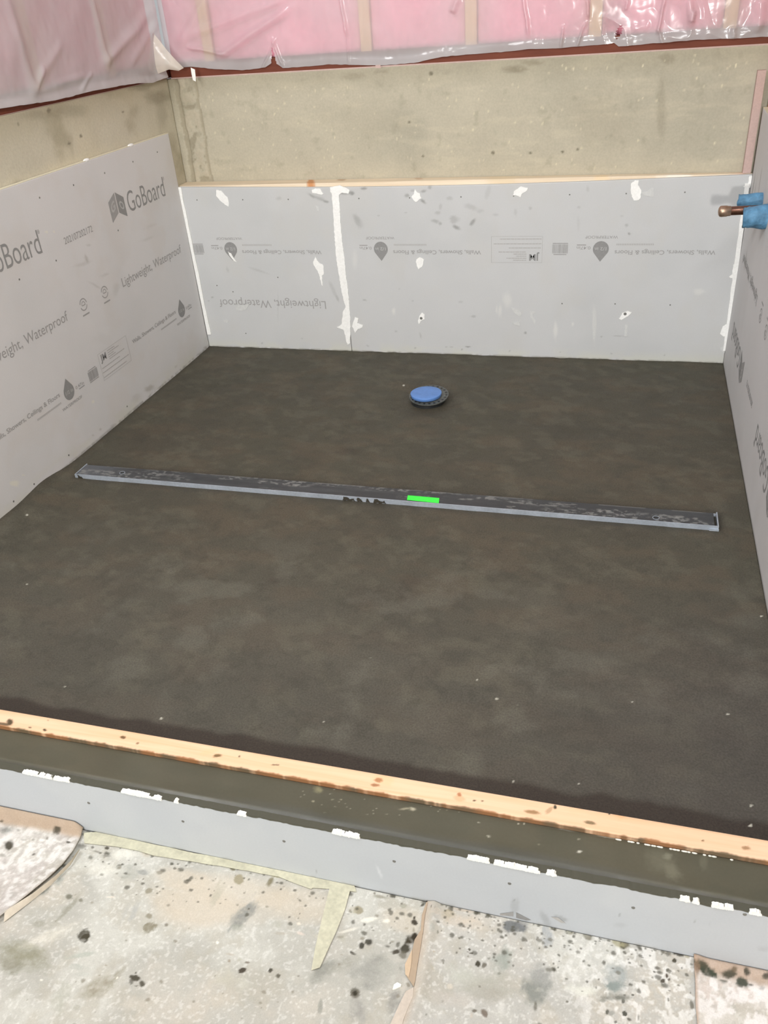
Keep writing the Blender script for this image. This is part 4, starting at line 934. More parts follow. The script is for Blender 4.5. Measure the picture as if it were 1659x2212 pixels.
# ------------------------------------------------------------------ papered floor
def Fz(u, v): return onz(u, v, FZ)
t1 = lambda x, y: (x / 3.95, 1730 + y / 3.95); t2 = lambda x, y: (400 + x / 3.77, 1860 + y / 3.77)
t3 = lambda x, y: (820 + x / 3.95, 1930 + y / 3.95); t4 = lambda x, y: (1220 + x / 3.779, 1980 + y / 3.779)
MO = (72, 68, 56); OI = (142, 136, 118); GR = (140, 142, 136); WH = (228, 226, 216); KR = (204, 192, 174)
SPOTS = [  # view, x, y, rx, ry, colour, alpha, soft, rot
 (t1, 720, 1160, 48, 62, MO, .95, .25, 0), (t1, 1150, 1515, 46, 26, MO, .95, .3, 10), (t1, 1215, 1560, 24, 30, MO, .9, .4, 0), (t1, 1120, 1545, 20, 24, MO, .7, .5, 0), (t1, 1160, 1470, 10, 8, MO, .9, .4, 0), (t1, 1165, 1580, 16, 6, MO, .6, .4, 0),
 (t1, 1275, 1080, 60, 46, OI, .85, .3, -35), (t1, 1272, 985, 28, 24, OI, .8, .3, 0), (t1, 1268, 770, 34, 22, OI, .8, .3, -20), (t1, 1420, 1060, 18, 14, (120, 112, 98), .8, .4, -30), (t1, 1075, 640, 46, 18, (120, 112, 92), .85, .4, -22), (t1, 1015, 565, 26, 20, (104, 102, 90), .85, .3, -20), (t1, 1045, 545, 12, 10, MO, .9, .3, 0),
 (t1, 872, 630, 18, 13, MO, .85, .3, 0), (t1, 880, 522, 11, 9, MO, .85, .3, 0), (t1, 1155, 545, 14, 10, MO, .9, .3, 0), (t1, 915, 403, 22, 13, MO, .9, .3, 0), (t1, 790, 397, 14, 12, MO, .7, .4, 0), (t1, 775, 485, 22, 20, (110, 108, 98), .8, .4, 0), (t1, 690, 395, 44, 26, MO, .85, .6, -10), (t1, 735, 295, 12, 6, MO, .8, .3, 0), (t1, 905, 470, 40, 12, (100, 98, 88), .7, .7, 0), (t1, 830, 437, 46, 8, (120, 118, 108), .7, .6, 12),
 (t1, 590, 820, 34, 26, (112, 110, 96), .85, .4, 0), (t1, 690, 850, 18, 16, (120, 116, 102), .8, .4, 0), (t1, 787, 870, 12, 10, (150, 144, 130), .7, .4, 0), (t1, 960, 800, 16, 14, (150, 146, 136), .6, .4, 0), (t1, 945, 822, 40, 6, (232, 220, 205), .8, .4, 0),
 (t1, 1255, 450, 16, 12, MO, .8, .4, 0), (t1, 1325, 455, 22, 14, MO, .8, .4, -20), (t1, 1250, 450, 50, 30, (190, 180, 160), .5, .5, 0), (t1, 1445, 445, 66, 36, (74, 76, 58), .95, .35, -5), (t1, 1500, 425, 26, 12, (80, 80, 70), .8, .5, 0),
 (t1, 1220, 610, 60, 26, (150, 150, 146), .75, .4, 10), (t1, 1090, 610, 110, 70, (176, 176, 168), .5, .6, 0), (t1, 510, 640, 44, 90, (150, 155, 150), .55, .6, 10), (t1, 400, 740, 90, 30, (120, 124, 116), .45, .6, -40), (t1, 600, 480, 130, 140, (205, 205, 198), .35, .8, 0), (t1, 860, 600, 200, 60, WH, .35, .8, 0), (t1, 1050, 450, 120, 60, WH, .5, .7, 0),
 (t1, 600, 900, 160, 26, (140, 138, 122), .35, .7, -50), (t1, 330, 1050, 60, 30, (140, 136, 118), .4, .6, 0), (t1, 200, 1330, 200, 110, (150, 148, 130), .55, .8, 10), (t1, 90, 1400, 110, 70, (140, 138, 122), .45, .7, 0), (t1, 850, 1590, 180, 60, (150, 144, 126), .5, .8, -25), (t1, 1000, 1500, 150, 26, (150, 144, 126), .4, .7, -50), (t1, 520, 1700, 60, 140, (166, 166, 152), .4, .8, 20), (t1, 120, 1650, 90, 26, (160, 158, 144), .4, .8, -30),
 (t1, 1140, 950, 26, 110, (178, 178, 174), .5, .6, 25), (t1, 1070, 950, 22, 110, (180, 180, 176), .4, .6, 25), (t1, 680, 1320, 130, 22, (176, 180, 170), .45, .7, -8), (t1, 680, 1420, 120, 22, (182, 184, 176), .45, .7, 8), (t1, 1140, 1720, 110, 60, (200, 194, 182), .35, .8, 0), (t1, 700, 1480, 60, 20, (180, 184, 176), .35, .8, 0), (t1, 500, 1130, 240, 60, (224, 219, 206), .35, .8, -20),
 (t1, 655, 1765, 34, 22, (150, 146, 130), .5, .5, -30), (t1, 905, 1405, 8, 9, (150, 140, 124), .7, .4, 0), (t1, 850, 1490, 12, 6, (150, 140, 124), .7, .4, 0), (t1, 355, 1530, 12, 10, (240, 238, 226), .8, .4, 0), (t1, 1000, 1512, 14, 7, (240, 236, 224), .8, .4, -40),
 (t2, 390, 52, 28, 32, (118, 112, 88), .9, .3, 0), (t2, 435, 150, 44, 42, (156, 148, 124), .9, .25, -35), (t2, 450, 50, 20, 6, (150, 144, 110), .7, .4, 0), (t2, 695, 170, 22, 46, (120, 112, 84), .85, .5, 35), (t2, 745, 130, 50, 9, (160, 154, 118), .7, .5, 5), (t2, 880, 115, 14, 6, MO, .8, .4, 0), (t2, 893, 157, 34, 8, (120, 114, 88), .8, .4, 3), (t2, 660, 95, 26, 16, (160, 156, 124), .6, .5, 0), (t2, 1125, 193, 26, 18, (82, 76, 58), .95, .3, 0), (t2, 1180, 193, 30, 16, (90, 84, 66), .9, .3, 0),
 (t2, 490, 440, 64, 150, (150, 150, 144), .9, .45, 38), (t2, 250, 290, 40, 120, (186, 180, 164), .5, .6, 30), (t2, 430, 540, 60, 30, (160, 162, 150), .5, .5, 0), (t2, 750, 520, 50, 34, (172, 170, 156), .45, .6, 0), (t2, 640, 440, 90, 60, (190, 184, 172), .4, .8, 0), (t2, 780, 590, 60, 12, (178, 168, 154), .5, .5, 0),
 (t2, 465, 893, 34, 24, (70, 62, 52), .95, .3, -25), (t2, 695, 892, 20, 19, (72, 68, 58), .95, .3, 0), (t2, 757, 936, 20, 19, (100, 96, 84), .95, .3, 0), (t2, 505, 828, 20, 11, (120, 112, 98), .85, .4, 0), (t2, 360, 815, 12, 14, (150, 136, 118), .8, .4, 0), (t2, 360, 760, 40, 8, (180, 168, 152), .6, .6, 10), (t2, 440, 805, 24, 14, (176, 174, 158), .6, .5, -30), (t2, 925, 937, 14, 7, (140, 134, 124), .8, .4, 0), (t2, 340, 950, 90, 80, (190, 186, 172), .55, .9, 0), (t2, 480, 1010, 60, 60, (196, 194, 182), .5, .9, 0),
 (t2, 265, 665, 12, 12, (240, 238, 228), .9, .3, 0), (t2, 1410, 405, 40, 36, (152, 144, 122), .9, .25, 0), (t2, 1360, 400, 36, 30, (190, 184, 166), .5, .5, 0), (t2, 1240, 450, 26, 42, (168, 162, 136), .85, .4, 20), (t2, 1205, 520, 9, 26, (110, 104, 84), .85, .5, 25), (t2, 1190, 450, 40, 26, (196, 190, 162), .6, .5, 0), (t2, 1265, 622, 30, 12, (96, 92, 80), .85, .5, -10), (t2, 1270, 620, 44, 44, (178, 174, 160), .6, .6, 0), (t2, 1120, 620, 60, 26, (196, 190, 170), .5, .5, 10),
 (t2, 1495, 665, 34, 30, (66, 64, 56), .95, .4, 0), (t2, 1437, 692, 22, 28, (66, 64, 56), .95, .35, 0), (t2, 1362, 750, 30, 13, (70, 66, 58), .95, .35, 30), (t2, 1385, 1078, 38, 46, (96, 90, 78), .9, .25, 0), (t2, 1385, 1078, 20, 24, (58, 54, 44), .95, .4, 0), (t2, 1100, 1190, 20, 66, (150, 150, 142), .85, .4, 8), (t2, 1410, 1210, 60, 110, (160, 158, 152), .55, .7, 0), (t2, 1585, 293, 60, 14, (150, 146, 132), .8, .5, 10), (t2, 1543, 265, 9, 9, (110, 104, 90), .8, .4, 0),
 (t2, 1130, 900, 120, 60, (150, 150, 142), .6, .7, -35), (t2, 1500, 900, 160, 130, (148, 148, 142), .65, .8, 0), (t2, 1300, 830, 120, 50, (160, 158, 148), .45, .8, -20), (t2, 1500, 480, 66, 20, (240, 236, 222), .8, .5, -8), (t2, 1640, 490, 34, 16, (240, 236, 222), .8, .5, -5), (t2, 1340, 565, 90, 12, (232, 228, 216), .6, .6, -15), (t2, 940, 590, 34, 14, (228, 212, 200), .6, .5, 20), (t2, 925, 512, 16, 12, (238, 224, 208), .7, .5, 0), (t2, 1280, 765, 16, 7, (150, 140, 124), .6, .5, 0),
 (t3, 265, 400, 66, 40, (66, 60, 48), .95, .35, -40), (t3, 215, 475, 44, 44, (62, 58, 46), .95, .35, 0), (t3, 200, 525, 40, 34, (104, 100, 88), .8, .4, 0), (t3, 135, 500, 40, 22, (66, 60, 50), .95, .35, -15), (t3, 300, 370, 26, 34, (60, 54, 44), .95, .35, 0), (t3, 298, 250, 28, 26, (60, 54, 44), .95, .3, 0), (t3, 296, 212, 10, 16, (60, 54, 44), .9, .3, 20), (t3, 290, 315, 12, 22, (130, 122, 104), .6, .5, 0), (t3, 205, 108, 30, 24, (165, 162, 148), .85, .3, 0), (t3, 365, 102, 22, 12, (76, 72, 60), .9, .4, -30), (t3, 228, 300, 18, 10, (160, 152, 136), .7, .4, 0), (t3, 180, 640, 18, 16, (84, 80, 70), .9, .4, 20), (t3, 108, 415, 18, 8, (140, 134, 118), .7, .5, 0), (t3, 245, 780, 16, 24, (120, 112, 92), .8, .4, -25),
 (t3, 455, 135, 18, 22, (66, 60, 48), .95, .35, -30), (t3, 585, 175, 42, 34, (138, 130, 108), .95, .25, 0), (t3, 585, 190, 56, 46, (170, 162, 142), .6, .5, 0), (t3, 700, 262, 10, 10, MO, .9, .3, 0), (t3, 722, 292, 14, 8, MO, .9, .3, 20), (t3, 865, 152, 20, 13, (96, 88, 72), .95, .3, 0), (t3, 450, 310, 24, 36, (172, 172, 164), .6, .5, 0), (t3, 440, 368, 18, 14, (150, 150, 140), .6, .5, 0), (t3, 497, 340, 8, 16, (120, 118, 108), .7, .5, 0), (t3, 435, 415, 9, 12, (150, 146, 134), .7, .5, 0), (t3, 372, 360, 8, 12, (110, 106, 94), .8, .5, 0),
 (t3, 766, 487, 12, 12, MO, .9, .3, 0), (t3, 785, 518, 20, 8, MO, .9, .3, 5), (t3, 755, 545, 10, 8, (130, 126, 114), .7, .4, 0), (t3, 838, 610, 24, 26, (64, 60, 48), .95, .3, 0), (t3, 893, 620, 20, 28, (100, 94, 82), .85, .5, 35), (t3, 1020, 690, 15, 12, (78, 78, 66), .9, .35, 0), (t3, 545, 600, 7, 10, (120, 116, 104), .8, .4, 0), (t3, 775, 635, 20, 14, (170, 166, 152), .6, .5, 0), (t3, 455, 650, 12, 34, (180, 172, 154), .6, .5, -30), (t3, 460, 508, 14, 7, (190, 170, 140), .6, .5, 0), (t3, 540, 925, 14, 14, (130, 126, 116), .8, .4, 0), (t3, 810, 1008, 22, 14, (110, 104, 94), .9, .35, 0), (t3, 892, 1030, 26, 44, (122, 112, 102), .95, .3, -25), (t3, 785, 1050, 12, 24, (190, 182, 170), .7, .4, 0), (t3, 1600, 932, 12, 9, (110, 108, 102), .8, .4, 0),
 (t3, 1160, 290, 110, 50, (120, 122, 122), .85, .45, 5), (t3, 1170, 280, 34, 34, (96, 98, 96), .7, .5, 0), (t3, 1210, 270, 60, 40, (130, 132, 134), .6, .5, 0), (t3, 1385, 255, 44, 26, (88, 90, 86), .95, .4, 5), (t3, 1520, 282, 60, 24, (90, 92, 88), .9, .4, 10), (t3, 1420, 370, 52, 100, (172, 174, 174), .6, .4, 0), (t3, 1625, 300, 44, 12, (100, 104, 98), .9, .4, 5), (t3, 1630, 340, 30, 24, (150, 146, 128), .8, .4, 0),
 (t3, 1040, 600, 80, 130, (160, 164, 156), .6, .7, 25), (t3, 900, 780, 260, 110, (176, 174, 164), .6, .8, 5), (t3, 950, 870, 160, 70, (168, 164, 154), .5, .8, 10), (t3, 1340, 840, 120, 150, (142, 144, 138), .75, .6, 15), (t3, 1380, 700, 90, 90, (160, 160, 156), .55, .7, 0), (t3, 120, 900, 50, 90, (150, 148, 142), .7, .6, 20), (t3, 90, 640, 110, 80, (160, 160, 152), .6, .8, 0), (t3, 700, 700, 150, 90, (186, 186, 176), .5, .8, 0), (t3, 620, 900, 160, 70, (190, 184, 176), .4, .8, 0), (t3, 1330, 970, 16, 40, (110, 108, 98), .8, .4, 0), (t3, 1040, 980, 34, 60, (232, 230, 224), .4, .8, 0),
 (t3, 120, 715, 24, 22, (192, 192, 182), .7, .4, 0), (t3, 600, 800, 26, 30, (225, 215, 200), .5, .6, 0), (t3, 700, 150, 110, 14, (190, 172, 152), .5, .5, 10), (t3, 700, 230, 240, 70, (204, 192, 176), .5, .8, 10), (t3, 60, 690, 300, 120, (190, 188, 180), .3, .9, 0),
 (t4, 182, 165, 46, 28, (112, 108, 92), .95, .4, 35), (t4, 205, 128, 12, 11, MO, .9, .3, 0), (t4, 485, 240, 40, 30, (104, 100, 80), .9, .45, 0), (t4, 435, 225, 60, 34, (160, 154, 124), .8, .5, 25), (t4, 30, 130, 34, 26, (150, 150, 138), .7, .5, 0), (t4, 640, 225, 26, 10, (90, 90, 84), .9, .4, 10), (t4, 690, 250, 30, 9, (130, 130, 126), .8, .4, 35), (t4, 755, 263, 14, 12, (90, 88, 82), .9, .3, 0), (t4, 530, 200, 11, 9, (96, 94, 86), .8, .3, 0), (t4, 370, 158, 22, 8, (100, 98, 92), .8, .4, 5), (t4, 320, 190, 22, 20, (176, 176, 172), .7, .4, 0),
 (t4, 915, 298, 76, 34, (82, 80, 74), .97, .35, 22), (t4, 865, 275, 36, 16, (82, 80, 74), .9, .35, 10), (t4, 995, 330, 30, 20, (168, 160, 140), .8, .4, 10), (t4, 893, 367, 18, 17, MO, .95, .25, 0), (t4, 820, 345, 26, 22, (190, 188, 180), .7, .4, 0), (t4, 840, 445, 16, 15, MO, .9, .35, 0), (t4, 832, 490, 12, 22, (80, 70, 60), .95, .4, 0), (t4, 797, 533, 22, 19, (80, 74, 64), .95, .3, 0), (t4, 848, 520, 14, 11, (84, 74, 64), .9, .35, 0), (t4, 955, 427, 9, 9, (120, 118, 110), .8, .4, 0), (t4, 1035, 730, 20, 40, (120, 116, 106), .9, .3, -15),
 (t4, 440, 450, 44, 32, (120, 124, 118), .9, .35, 15), (t4, 400, 500, 90, 130, (168, 172, 170), .75, .7, 0), (t4, 410, 580, 80, 50, (140, 148, 144), .7, .5, 0), (t4, 345, 785, 16, 20, (88, 88, 80), .9, .35, 0), (t4, 380, 795, 30, 22, (150, 150, 144), .7, .5, 0), (t4, 487, 797, 21, 24, (76, 76, 68), .95, .3, 0), (t4, 475, 697, 15, 24, (92, 90, 82), .9, .35, 0), (t4, 553, 648, 14, 12, (96, 94, 86), .9, .35, 0), (t4, 525, 845, 20, 12, (96, 94, 86), .9, .35, 20), (t4, 415, 868, 14, 12, (96, 94, 86), .9, .35, 0), (t4, 310, 690, 34, 20, (130, 130, 122), .7, .5, 0), (t4, 487, 650, 12, 12, (100, 98, 90), .8, .35, 0), (t4, 600, 830, 9, 26, (130, 128, 120), .7, .4, 0), (t4, 18, 703, 11, 8, (130, 126, 114), .8, .4, 0), (t4, 410, 665, 110, 26, (130, 130, 122), .6, .7, 0),
 (t4, 140, 610, 130, 60, (222, 222, 210), .4, .9, 0), (t4, 30, 260, 40, 30, (196, 196, 190), .5, .7, 0), (t4, 130, 150, 110, 22, (190, 188, 178), .4, .7, 20),
]
SPOT_A = [  # on the overlapping left sheet
 (t1, 85, 395, 34, 46, MO, .95, .4, 20), (t1, 500, 275, 40, 26, MO, .9, .5, -25), (t1, 60, 265, 60, 34, (110, 112, 106), .7, .7, -10), (t1, 20, 190, 20, 7, MO, .8, .5, 0), (t1, 160, 265, 16, 12, MO, .6, .6, 0), (t1, 595, 380, 22, 12, MO, .9, .4, 20), (t1, 335, 343, 9, 5, MO, .9, .3, 0), (t1, 170, 465, 12, 9, MO, .8, .3, 0), (t1, 293, 472, 16, 8, MO, .8, .4, -20), (t1, 410, 335, 12, 12, (110, 106, 94), .7, .5, 0), (t1, 205, 345, 22, 8, (110, 108, 98), .6, .6, 0), (t1, 290, 345, 12, 10, (120, 116, 104), .6, .5, 0), (t1, 235, 492, 12, 8, (120, 116, 104), .6, .5, 0), (t1, 485, 493, 9, 7, MO, .7, .5, 0), (t1, 30, 475, 26, 12, (120, 116, 104), .5, .7, 0),
 (t1, 360, 350, 30, 14, (240, 238, 232), .8, .6, 0), (t1, 520, 437, 14, 8, (248, 246, 238), .9, .4, 0), (t1, 490, 358, 40, 10, (244, 242, 236), .7, .6, 20), (t1, 170, 310, 140, 50, (226, 222, 218), .45, .8, 0), (t1, 690, 300, 14, 12, (110, 104, 90), .8, .4, 0), (t1, 420, 255, 9, 5, (120, 112, 98), .7, .4, 0)]
SPOT_D = [(t4, 1145, 460, 100, 40, (74, 78, 66), .97, .3, 32), (t4, 1075, 440, 26, 60, (140, 118, 98), .8, .4, 0), (t4, 1130, 410, 50, 26, (80, 78, 64), .9, .5, 20), (t4, 1340, 485, 66, 34, (78, 76, 64), .95, .4, -8), (t4, 1380, 450, 26, 26, (110, 96, 78), .85, .5, 0), (t4, 1445, 555, 54, 40, (74, 78, 68), .97, .35, 30), (t4, 1480, 470, 26, 36, (76, 74, 64), .95, .45, -20), (t4, 1515, 573, 18, 9, (80, 78, 70), .9, .4, 0), (t4, 1640, 505, 36, 24, (84, 80, 70), .95, .4, 0), (t4, 1290, 545, 34, 12, (90, 90, 80), .85, .5, 15), (t4, 1237, 450, 14, 12, (90, 88, 76), .85, .4, 0), (t4, 1605, 600, 22, 18, (176, 172, 168), .7, .4, 0), (t4, 1220, 750, 24, 20, (186, 180, 174), .6, .5, 0), (t4, 1255, 303, 34, 10, (240, 232, 222), .85, .5, 5), (t4, 1118, 240, 6, 12, (120, 112, 98), .8, .4, 0)]
def dust(pt, X, Y, k, seed):
    """scuffed dust, smears and fine white and dark grit of a trodden sheet"""
    a = fbm(X * 7, Y * 9, 5, seed); b = fbm(X * 26, Y * 26, 5, seed + 3); c = fbm(X * 120, Y * 120, 3, seed + 5); d = fbm(X * 210, Y * 210, 2, seed + 9)
    pt.mix((216, 215, 207), sm(.45, .65, a) * .50 * k); pt.mix((176, 170, 156), sm(.5, .7, b) * .45 * k); pt.mix((214, 204, 190), sm(.55, .8, 1 - a) * .4)
    pt.mix((178, 176, 168), sm(.56, .75, c) * .28 * k); pt.mix((238, 237, 232), sm(.60, .75, d) * .30 * k)
def paint_spots(pt, spots):
    for k, (z, x, y, rx, ry, rgb, a, sf, rot) in enumerate(spots):
        s_ = {t1: 3.95, t2: 3.77, t3: 3.95, t4: 3.779}[z]; u, v = z(x, y)
        rg = .30 if rgb in (MO,) or max(rgb) < 90 else .25
        big = rx * ry > 2500
        if big: a = min(.95, a * 1.5); rg = .5
        pt.pxblob(Fz, u, v, rx / s_, ry / s_, rgb, a, sf, rg, rot, k, big)
    return pt
def splatter(pt, seed, n, x0, x1, y0, y1, dens=None, rgb=(86, 84, 74)):
    rnd = random.Random(seed)
    for k in range(n):
        x = rnd.uniform(x0, x1); y = y1 - (rnd.random() ** 2.2) * (y1 - y0); r = .0012 + .0032 * rnd.random() ** 3
        pt.blob((x, y, FZ), (r * rnd.uniform(.8, 1.6), 0, 0), (0, r, 0), rgb, .75, .5, .3, k)
def rows_grid(xl, xr, nu, ys):
    U = np.linspace(0, 1, nu)[None, :]; Y = np.repeat(ys[:, None], nu, 1); XL_ = xl(ys)[:, None]; XR_ = xr(ys)[:, None]
    return XL_ + (XR_ - XL_) * U, Y
ysf = np.concatenate([np.linspace(-3.6, -2.66, 14)[:-1], np.linspace(-2.66, YC - .0006, 260)])
# middle sheet
seamp = [Fz(*t3(*q)) for q in ((410, 70), (385, 200), (370, 340), (345, 480), (320, 640), (300, 780), (280, 870), (230, 1010), (195, 1114))]
sy = np.array([p.y for p in seamp])[::-1]; sxv = np.array([p.x for p in seamp])[::-1]
seam = lambda y: np.interp(y, sy, sxv)
X, Y = rows_grid(lambda y: 0 * y - .35, lambda y: seam(y) + .03, 1000, ysf)
wav = .0016 * (fbm(X * 7, Y * 7, 3, 131) - .5)
P = np.stack([X, Y, FZ + .0006 + np.maximum(0, wav)], -1); pt = Paint(P, (182, 180, 172))
dust(pt, X, Y, 1.0, 133)
pt.c[..., :3] = pt.c[..., :3]
kr = Paint(P, (0, 0, 0)); 
for (u, v, ru, rv, a) in ((430, 1960, 110, 46, .7), (520, 1930, 120, 40, .55), (640, 1950, 90, 40, .5), (400, 1900, 60, 24, .6), (880, 1990, 60, 30, .45)): pt.pxblob(Fz, u, v, ru, rv, KR, a, .5, .2, 10)
paint_spots(pt, SPOTS); splatter(pt, 4, 170, .79, 1.5, -2.36, -2.262); splatter(pt, 5, 60, .85, 1.5, -2.62, -2.30, rgb=(140, 134, 120))
tag(grid_mesh('floor_paper', P, M_paper, thick=(0, 0, -.0004), col=pt.c, closed=False), 'dusty middle sheet of kraft floor paper under the yellow tape, left of the buckled seam', 'floor paper')
# right sheet: its left edge buckles up along the seam
X, Y = rows_grid(lambda y: seam(y), lambda y: 0 * y + 2.6, 900, ysf)
lift = .006 * np.exp(-((X - seam(Y) - .012) / .010) ** 2) * sm(-.9, -.0, -(Y * 0)) 
P = np.stack([X, Y, FZ + .0026 + lift + np.maximum(0, .0014 * (fbm(X * 9, Y * 9, 3, 141) - .5))], -1); pt = Paint(P, (186, 184, 178))
dust(pt, X, Y, 1.15, 143)
d2 = fbm(X * 95, Y * 95, 3, 149); pt.mix((246, 245, 242), sm(.50, .62, d2) * sm(1.6, 1.85, X) * .5); pt.mix((190, 190, 186), sm(.55, .7, 1 - d2) * sm(1.6, 1.85, X) * .4)
pt.mix((198, 182, 164), np.exp(-((X - seam(Y)) / .010) ** 2) * .7)
paint_spots(pt, SPOTS); splatter(pt, 6, 260, 1.49, 2.05, -2.34, -2.262); splatter(pt, 7, 50, 1.5, 2.0, -2.46, -2.28, rgb=(120, 118, 108))
tag(grid_mesh('floor_paper', P, M_paper, thick=(0, 0, -.0005), col=pt.c, closed=False), 'speckled white-dusted sheet of floor paper right of the buckled seam', 'floor paper')
# torn flap along the seam, showing its clean underside
fl = [(400, 90), (362, 200), (352, 330), (300, 412), (280, 500), (250, 560), (218, 625), (224, 710), (262, 765), (292, 812), (305, 760), (325, 620), (350, 480), (372, 340), (388, 200), (412, 95)]
pts = [Fz(*t3(*q)) for q in fl]; pts = [Vector((p.x, p.y, FZ + .0052)) for p in pts]
sf_ = thing('paper_flap', (1.47, -2.36, FZ), 'clean brown torn paper flap curling along the buckled floor seam', 'paper flap')
solid_poly('flap', pts, (0, 0, .0008), M_kraft, sf_)
fl2 = [(292, 815), (225, 850), (170, 960), (100, 1114), (60, 1200), (180, 1200), (205, 1090), (240, 1000), (285, 890)]
pts = [Fz(*t3(*q)) for q in fl2]; solid_poly('flap', [Vector((p.x, p.y, FZ + .0045)) for p in pts], (0, 0, .0006), M_kraftp, sf_)
fl3 = [(278, 500), (250, 560), (218, 625), (222, 712), (250, 735), (262, 680), (275, 600)]
solid_poly('flap', [Vector((Fz(*t3(*q)).x, Fz(*t3(*q)).y, FZ + .0066)) for q in fl3], (0, 0, .0005), mat('tan_kraft', (208, 184, 156), .85, var=.05), sf_)
# small sheet at the right, lapped over the last one
ysd = np.linspace(-2.7, YC - .0012, 150)
X, Y = rows_grid(lambda y: 0 * y + 1.902 + .002 * (vnoise(y * 30, y * 0, 3) - .5), lambda y: 0 * y + 2.5, 300, ysd)
P = np.stack([X, Y, FZ + .0052 + .004 * np.exp(-((X - 1.905) / .012) ** 2) + .003 * (1 - sm(0, .02, YC - Y)) + .001 * fbm(X * 12, Y * 12, 3, 151)], -1); pt = Paint(P, (212, 202, 195))
dust(pt, X, Y, 1.1, 153); d2 = fbm(X * 90, Y * 90, 3, 155); pt.mix((242, 238, 236), sm(.48, .6, d2) * .7)
pt.mix((180, 157, 138), (1 - sm(.016, .030, YC - Y + .012 * (fbm(X * 16, Y * 0, 3, 157) - .5))) * .85); pt.mix((178, 150, 128), (1 - sm(0, .006, X - 1.902)) * .8)
paint_spots(pt, SPOT_D)
tag(grid_mesh('floor_paper', P, M_paper, thick=(0, 0, -.0008), col=pt.c, closed=False), 'brown-edged floor paper sheet at the bottom right with dark mortar splashes', 'floor paper')
# left overlapping sheet with a curled, folded edge
ep = [Fz(*q) for q in ((180, 1800), (163, 1845), (140, 1875), (112, 1902), (60, 1945), (8, 1985))]
ey = np.array([YC - .0005] + [p.y for p in ep[1:]] + [-2.9])[::-1]; ex = np.array([ep[0].x] + [p.x for p in ep[1:]] + [.55])[::-1]
ysa = np.linspace(-2.9, YC - .0008, 330)
X, Y = rows_grid(lambda y: 0 * y - .3, lambda y: np.interp(y, ey, ex), 520, ysa)
er = np.interp(Y, ey, ex) - X
cl = YC - Y
Zg = FZ + .004 + .009 * np.exp(-(er / .035) ** 2) * sm(0, .06, cl) + .020 * (1 - sm(0, .022, cl)) * sm(.0, .03, er + .012) + .0015 * fbm(X * 10, Y * 10, 3, 161)
Yb = Y - .0 * cl
P = np.stack([X, Yb - .001, Zg], -1); pt = Paint(P, (204, 197, 192))
dust(pt, X, Y, 1.0, 163); d2 = fbm(X * 110, Y * 110, 3, 165); pt.mix((236, 233, 230), sm(.5, .62, d2) * .6); pt.mix((170, 162, 156), sm(.56, .68, 1 - d2) * .4)
pt.mix((174, 154, 134), (1 - sm(.018, .03, cl + .010 * (fbm(X * 18, X * 0, 3, 167) - .5) + .004 * sm(.6, .8, X))) * .95)
pt.mix((150, 140, 124), (1 - sm(0, .006, er)) * .5)
paint_spots(pt, SPOT_A)
lp = thing('floor_paper', (.6, -2.35, FZ), 'curled sheet of floor paper overlapping at the left, folded up against the curb board', 'floor paper')
grid_mesh('sheet', P, M_paper, lp, thick=(0, 0, -.0008), col=pt.c, closed=False)
A = [(172, 1833), (150, 1862), (118, 1893), (70, 1930), (10, 1968)]; Bq = [(172, 1836), (153, 1868), (108, 1914), (62, 1951), (8, 1992)]
nn = 24; rows = []
for i in range(nn + 1):
    t = i / nn; k = t * 4; a = min(int(k), 3); f = k - a
    pa = onz(A[a][0] * (1 - f) + A[a + 1][0] * f, A[a][1] * (1 - f) + A[a + 1][1] * f, FZ + .014); pb = onz(Bq[a][0] * (1 - f) + Bq[a + 1][0] * f, Bq[a][1] * (1 - f) + Bq[a + 1][1] * f, FZ + .003)
    rows.append([np.array(pa.lerp(pb, s)) for s in np.linspace(0, 1, 5)])
o = grid_mesh('folded_edge', np.array(rows), mat('sheet_underside', (206, 196, 180), .85, var=.08, scale=40), lp); o['label'] = 'pale underside of the turned-down edge'
# yellow masking tape
def tape(pts, label, z, seed):
    rp = ragged(pts, 26, 1.0, seed); P = [onz(*q, z) for q in rp]; P = [Vector((p.x, min(p.y, YC - .0004), z)) for p in P]
    return tag(solid_poly('masking_tape', P, (0, 0, .0004), M_tape), label, 'tape', 'masking tape on the floor paper')
tape([(181, 1798), (235, 1797), (300, 1812), (340, 1826), (420, 1842), (500, 1853), (600, 1873), (600, 1894), (480, 1872), (420, 1862), (330, 1848), (300, 1838), (250, 1828), (183, 1822)], 'yellow masking tape along the foot of the curb board, left piece beside the curled paper', FZ + .0026, 1)
tape([(596, 1872), (700, 1893), (768, 1907), (770, 1926), (716, 1921), (676, 1919), (672, 1921), (600, 1893)], 'yellow masking tape along the foot of the curb board, right piece', FZ + .0029, 2)
tape([(714, 1912), (757, 1922), (745, 1965), (728, 2010), (712, 2045), (690, 2090), (672, 2096), (680, 2050), (694, 1990), (704, 1950)], 'yellow masking tape strip running away from the curb board across the floor paper', FZ + .0033, 3)
# paper chip
pts = [Fz(*t3(*q)) for q in ((112, 828), (124, 786), (152, 768), (186, 786), (184, 800), (140, 820))]
tag(solid_poly('plaster_chip', [Vector((p.x, p.y, FZ + .0008)) for p in pts], (0, 0, .003), M_crumb), 'white plaster chip lying on the floor paper left of the torn flap', 'debris')

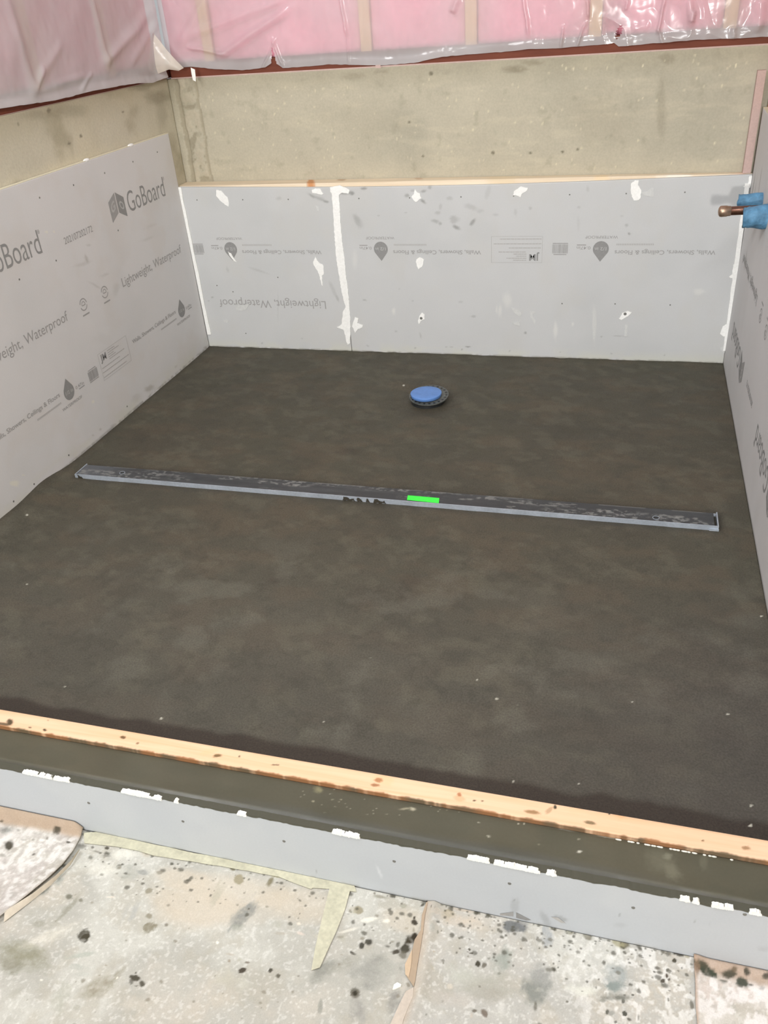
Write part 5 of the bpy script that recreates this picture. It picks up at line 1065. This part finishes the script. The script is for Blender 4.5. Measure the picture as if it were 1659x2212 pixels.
# ------------------------------------------------------------------ taped copper stubs on the right wall
def wrap(name, a, b, r, label, seed, squash=.8):
    bm = bmesh.new(); a = Vector(a); b = Vector(b); ax = (b - a); q = ax.to_track_quat('Z', 'Y').to_matrix(); n = 28; rows = []; k = 14; L = ax.length
    for i in range(k + 1):
        t = i / k; row = []
        for jx in range(n):
            an = 2 * math.pi * jx / n; rr = r * (1 - .10 * (t < .08)) + .0022 * (float(vnoise(t * 4 + an, an * 1.3, seed)) - .5) * 2 + .0016 * math.sin(t * 9 + an * 2)
            row.append(bm.verts.new(a + q @ Vector((rr * math.cos(an), rr * math.sin(an), t * L + .002 * math.sin(an * 3 + seed)))))
        rows.append(row)
    for r0, r1 in zip(rows, rows[1:]):
        for jx in range(n): bm.faces.new((r0[jx], r0[(jx + 1) % n], r1[(jx + 1) % n], r1[jx]))
    bm.faces.new(rows[0][::-1]); bm.faces.new(rows[-1])
    return from_bm(name, bm, M_btape, None, True)
YP = -.379
pe = ony(1551, 457, YP); pi_ = onx(1659, 452, W + .01)
cp = thing('copper_pipe', (W, YP, pe.z), 'capped bare copper pipe stub sticking out of the right wall between two blue tape wraps', 'pipe')
ax = Vector((W + .03 - pe.x, 0, (ony(1640, 453, YP).z - ony(1560, 459, YP).z) * .9))
lathe('pipe', pe + ax.normalized() * .006, ax, [(0, .0125), (ax.length - .006, .0125)], M_copper, cp, 32)
lathe('end_cap', pe, ax, [(0, .003), (.0015, .010), (.005, .0150), (.010, .0158), (.024, .0155), (.026, .0145), (.034, .0140), (.036, .0125)], M_solder, cp, 32)['label'] = 'solder-smeared domed copper cap'
p0 = ony(1606, 470, YP - .075); p1 = onx(1659, 466, W + .0)
w1 = wrap('taped_pipe', (p0.x, YP - .075, p0.z), (W + .03, YP - .08, p0.z + .005), .031, '', 3); tag(w1, 'lower pipe stub wrapped in crumpled blue tape at the right frame edge', 'pipe')
p0 = ony(1595, 436, YP + .08)
w2 = wrap('taped_pipe', (p0.x, YP + .08, p0.z), (W + .03, YP + .06, p0.z + .006), .0215, '', 8); tag(w2, 'upper pipe stub wrapped in blue tape behind the bare copper pipe', 'pipe')
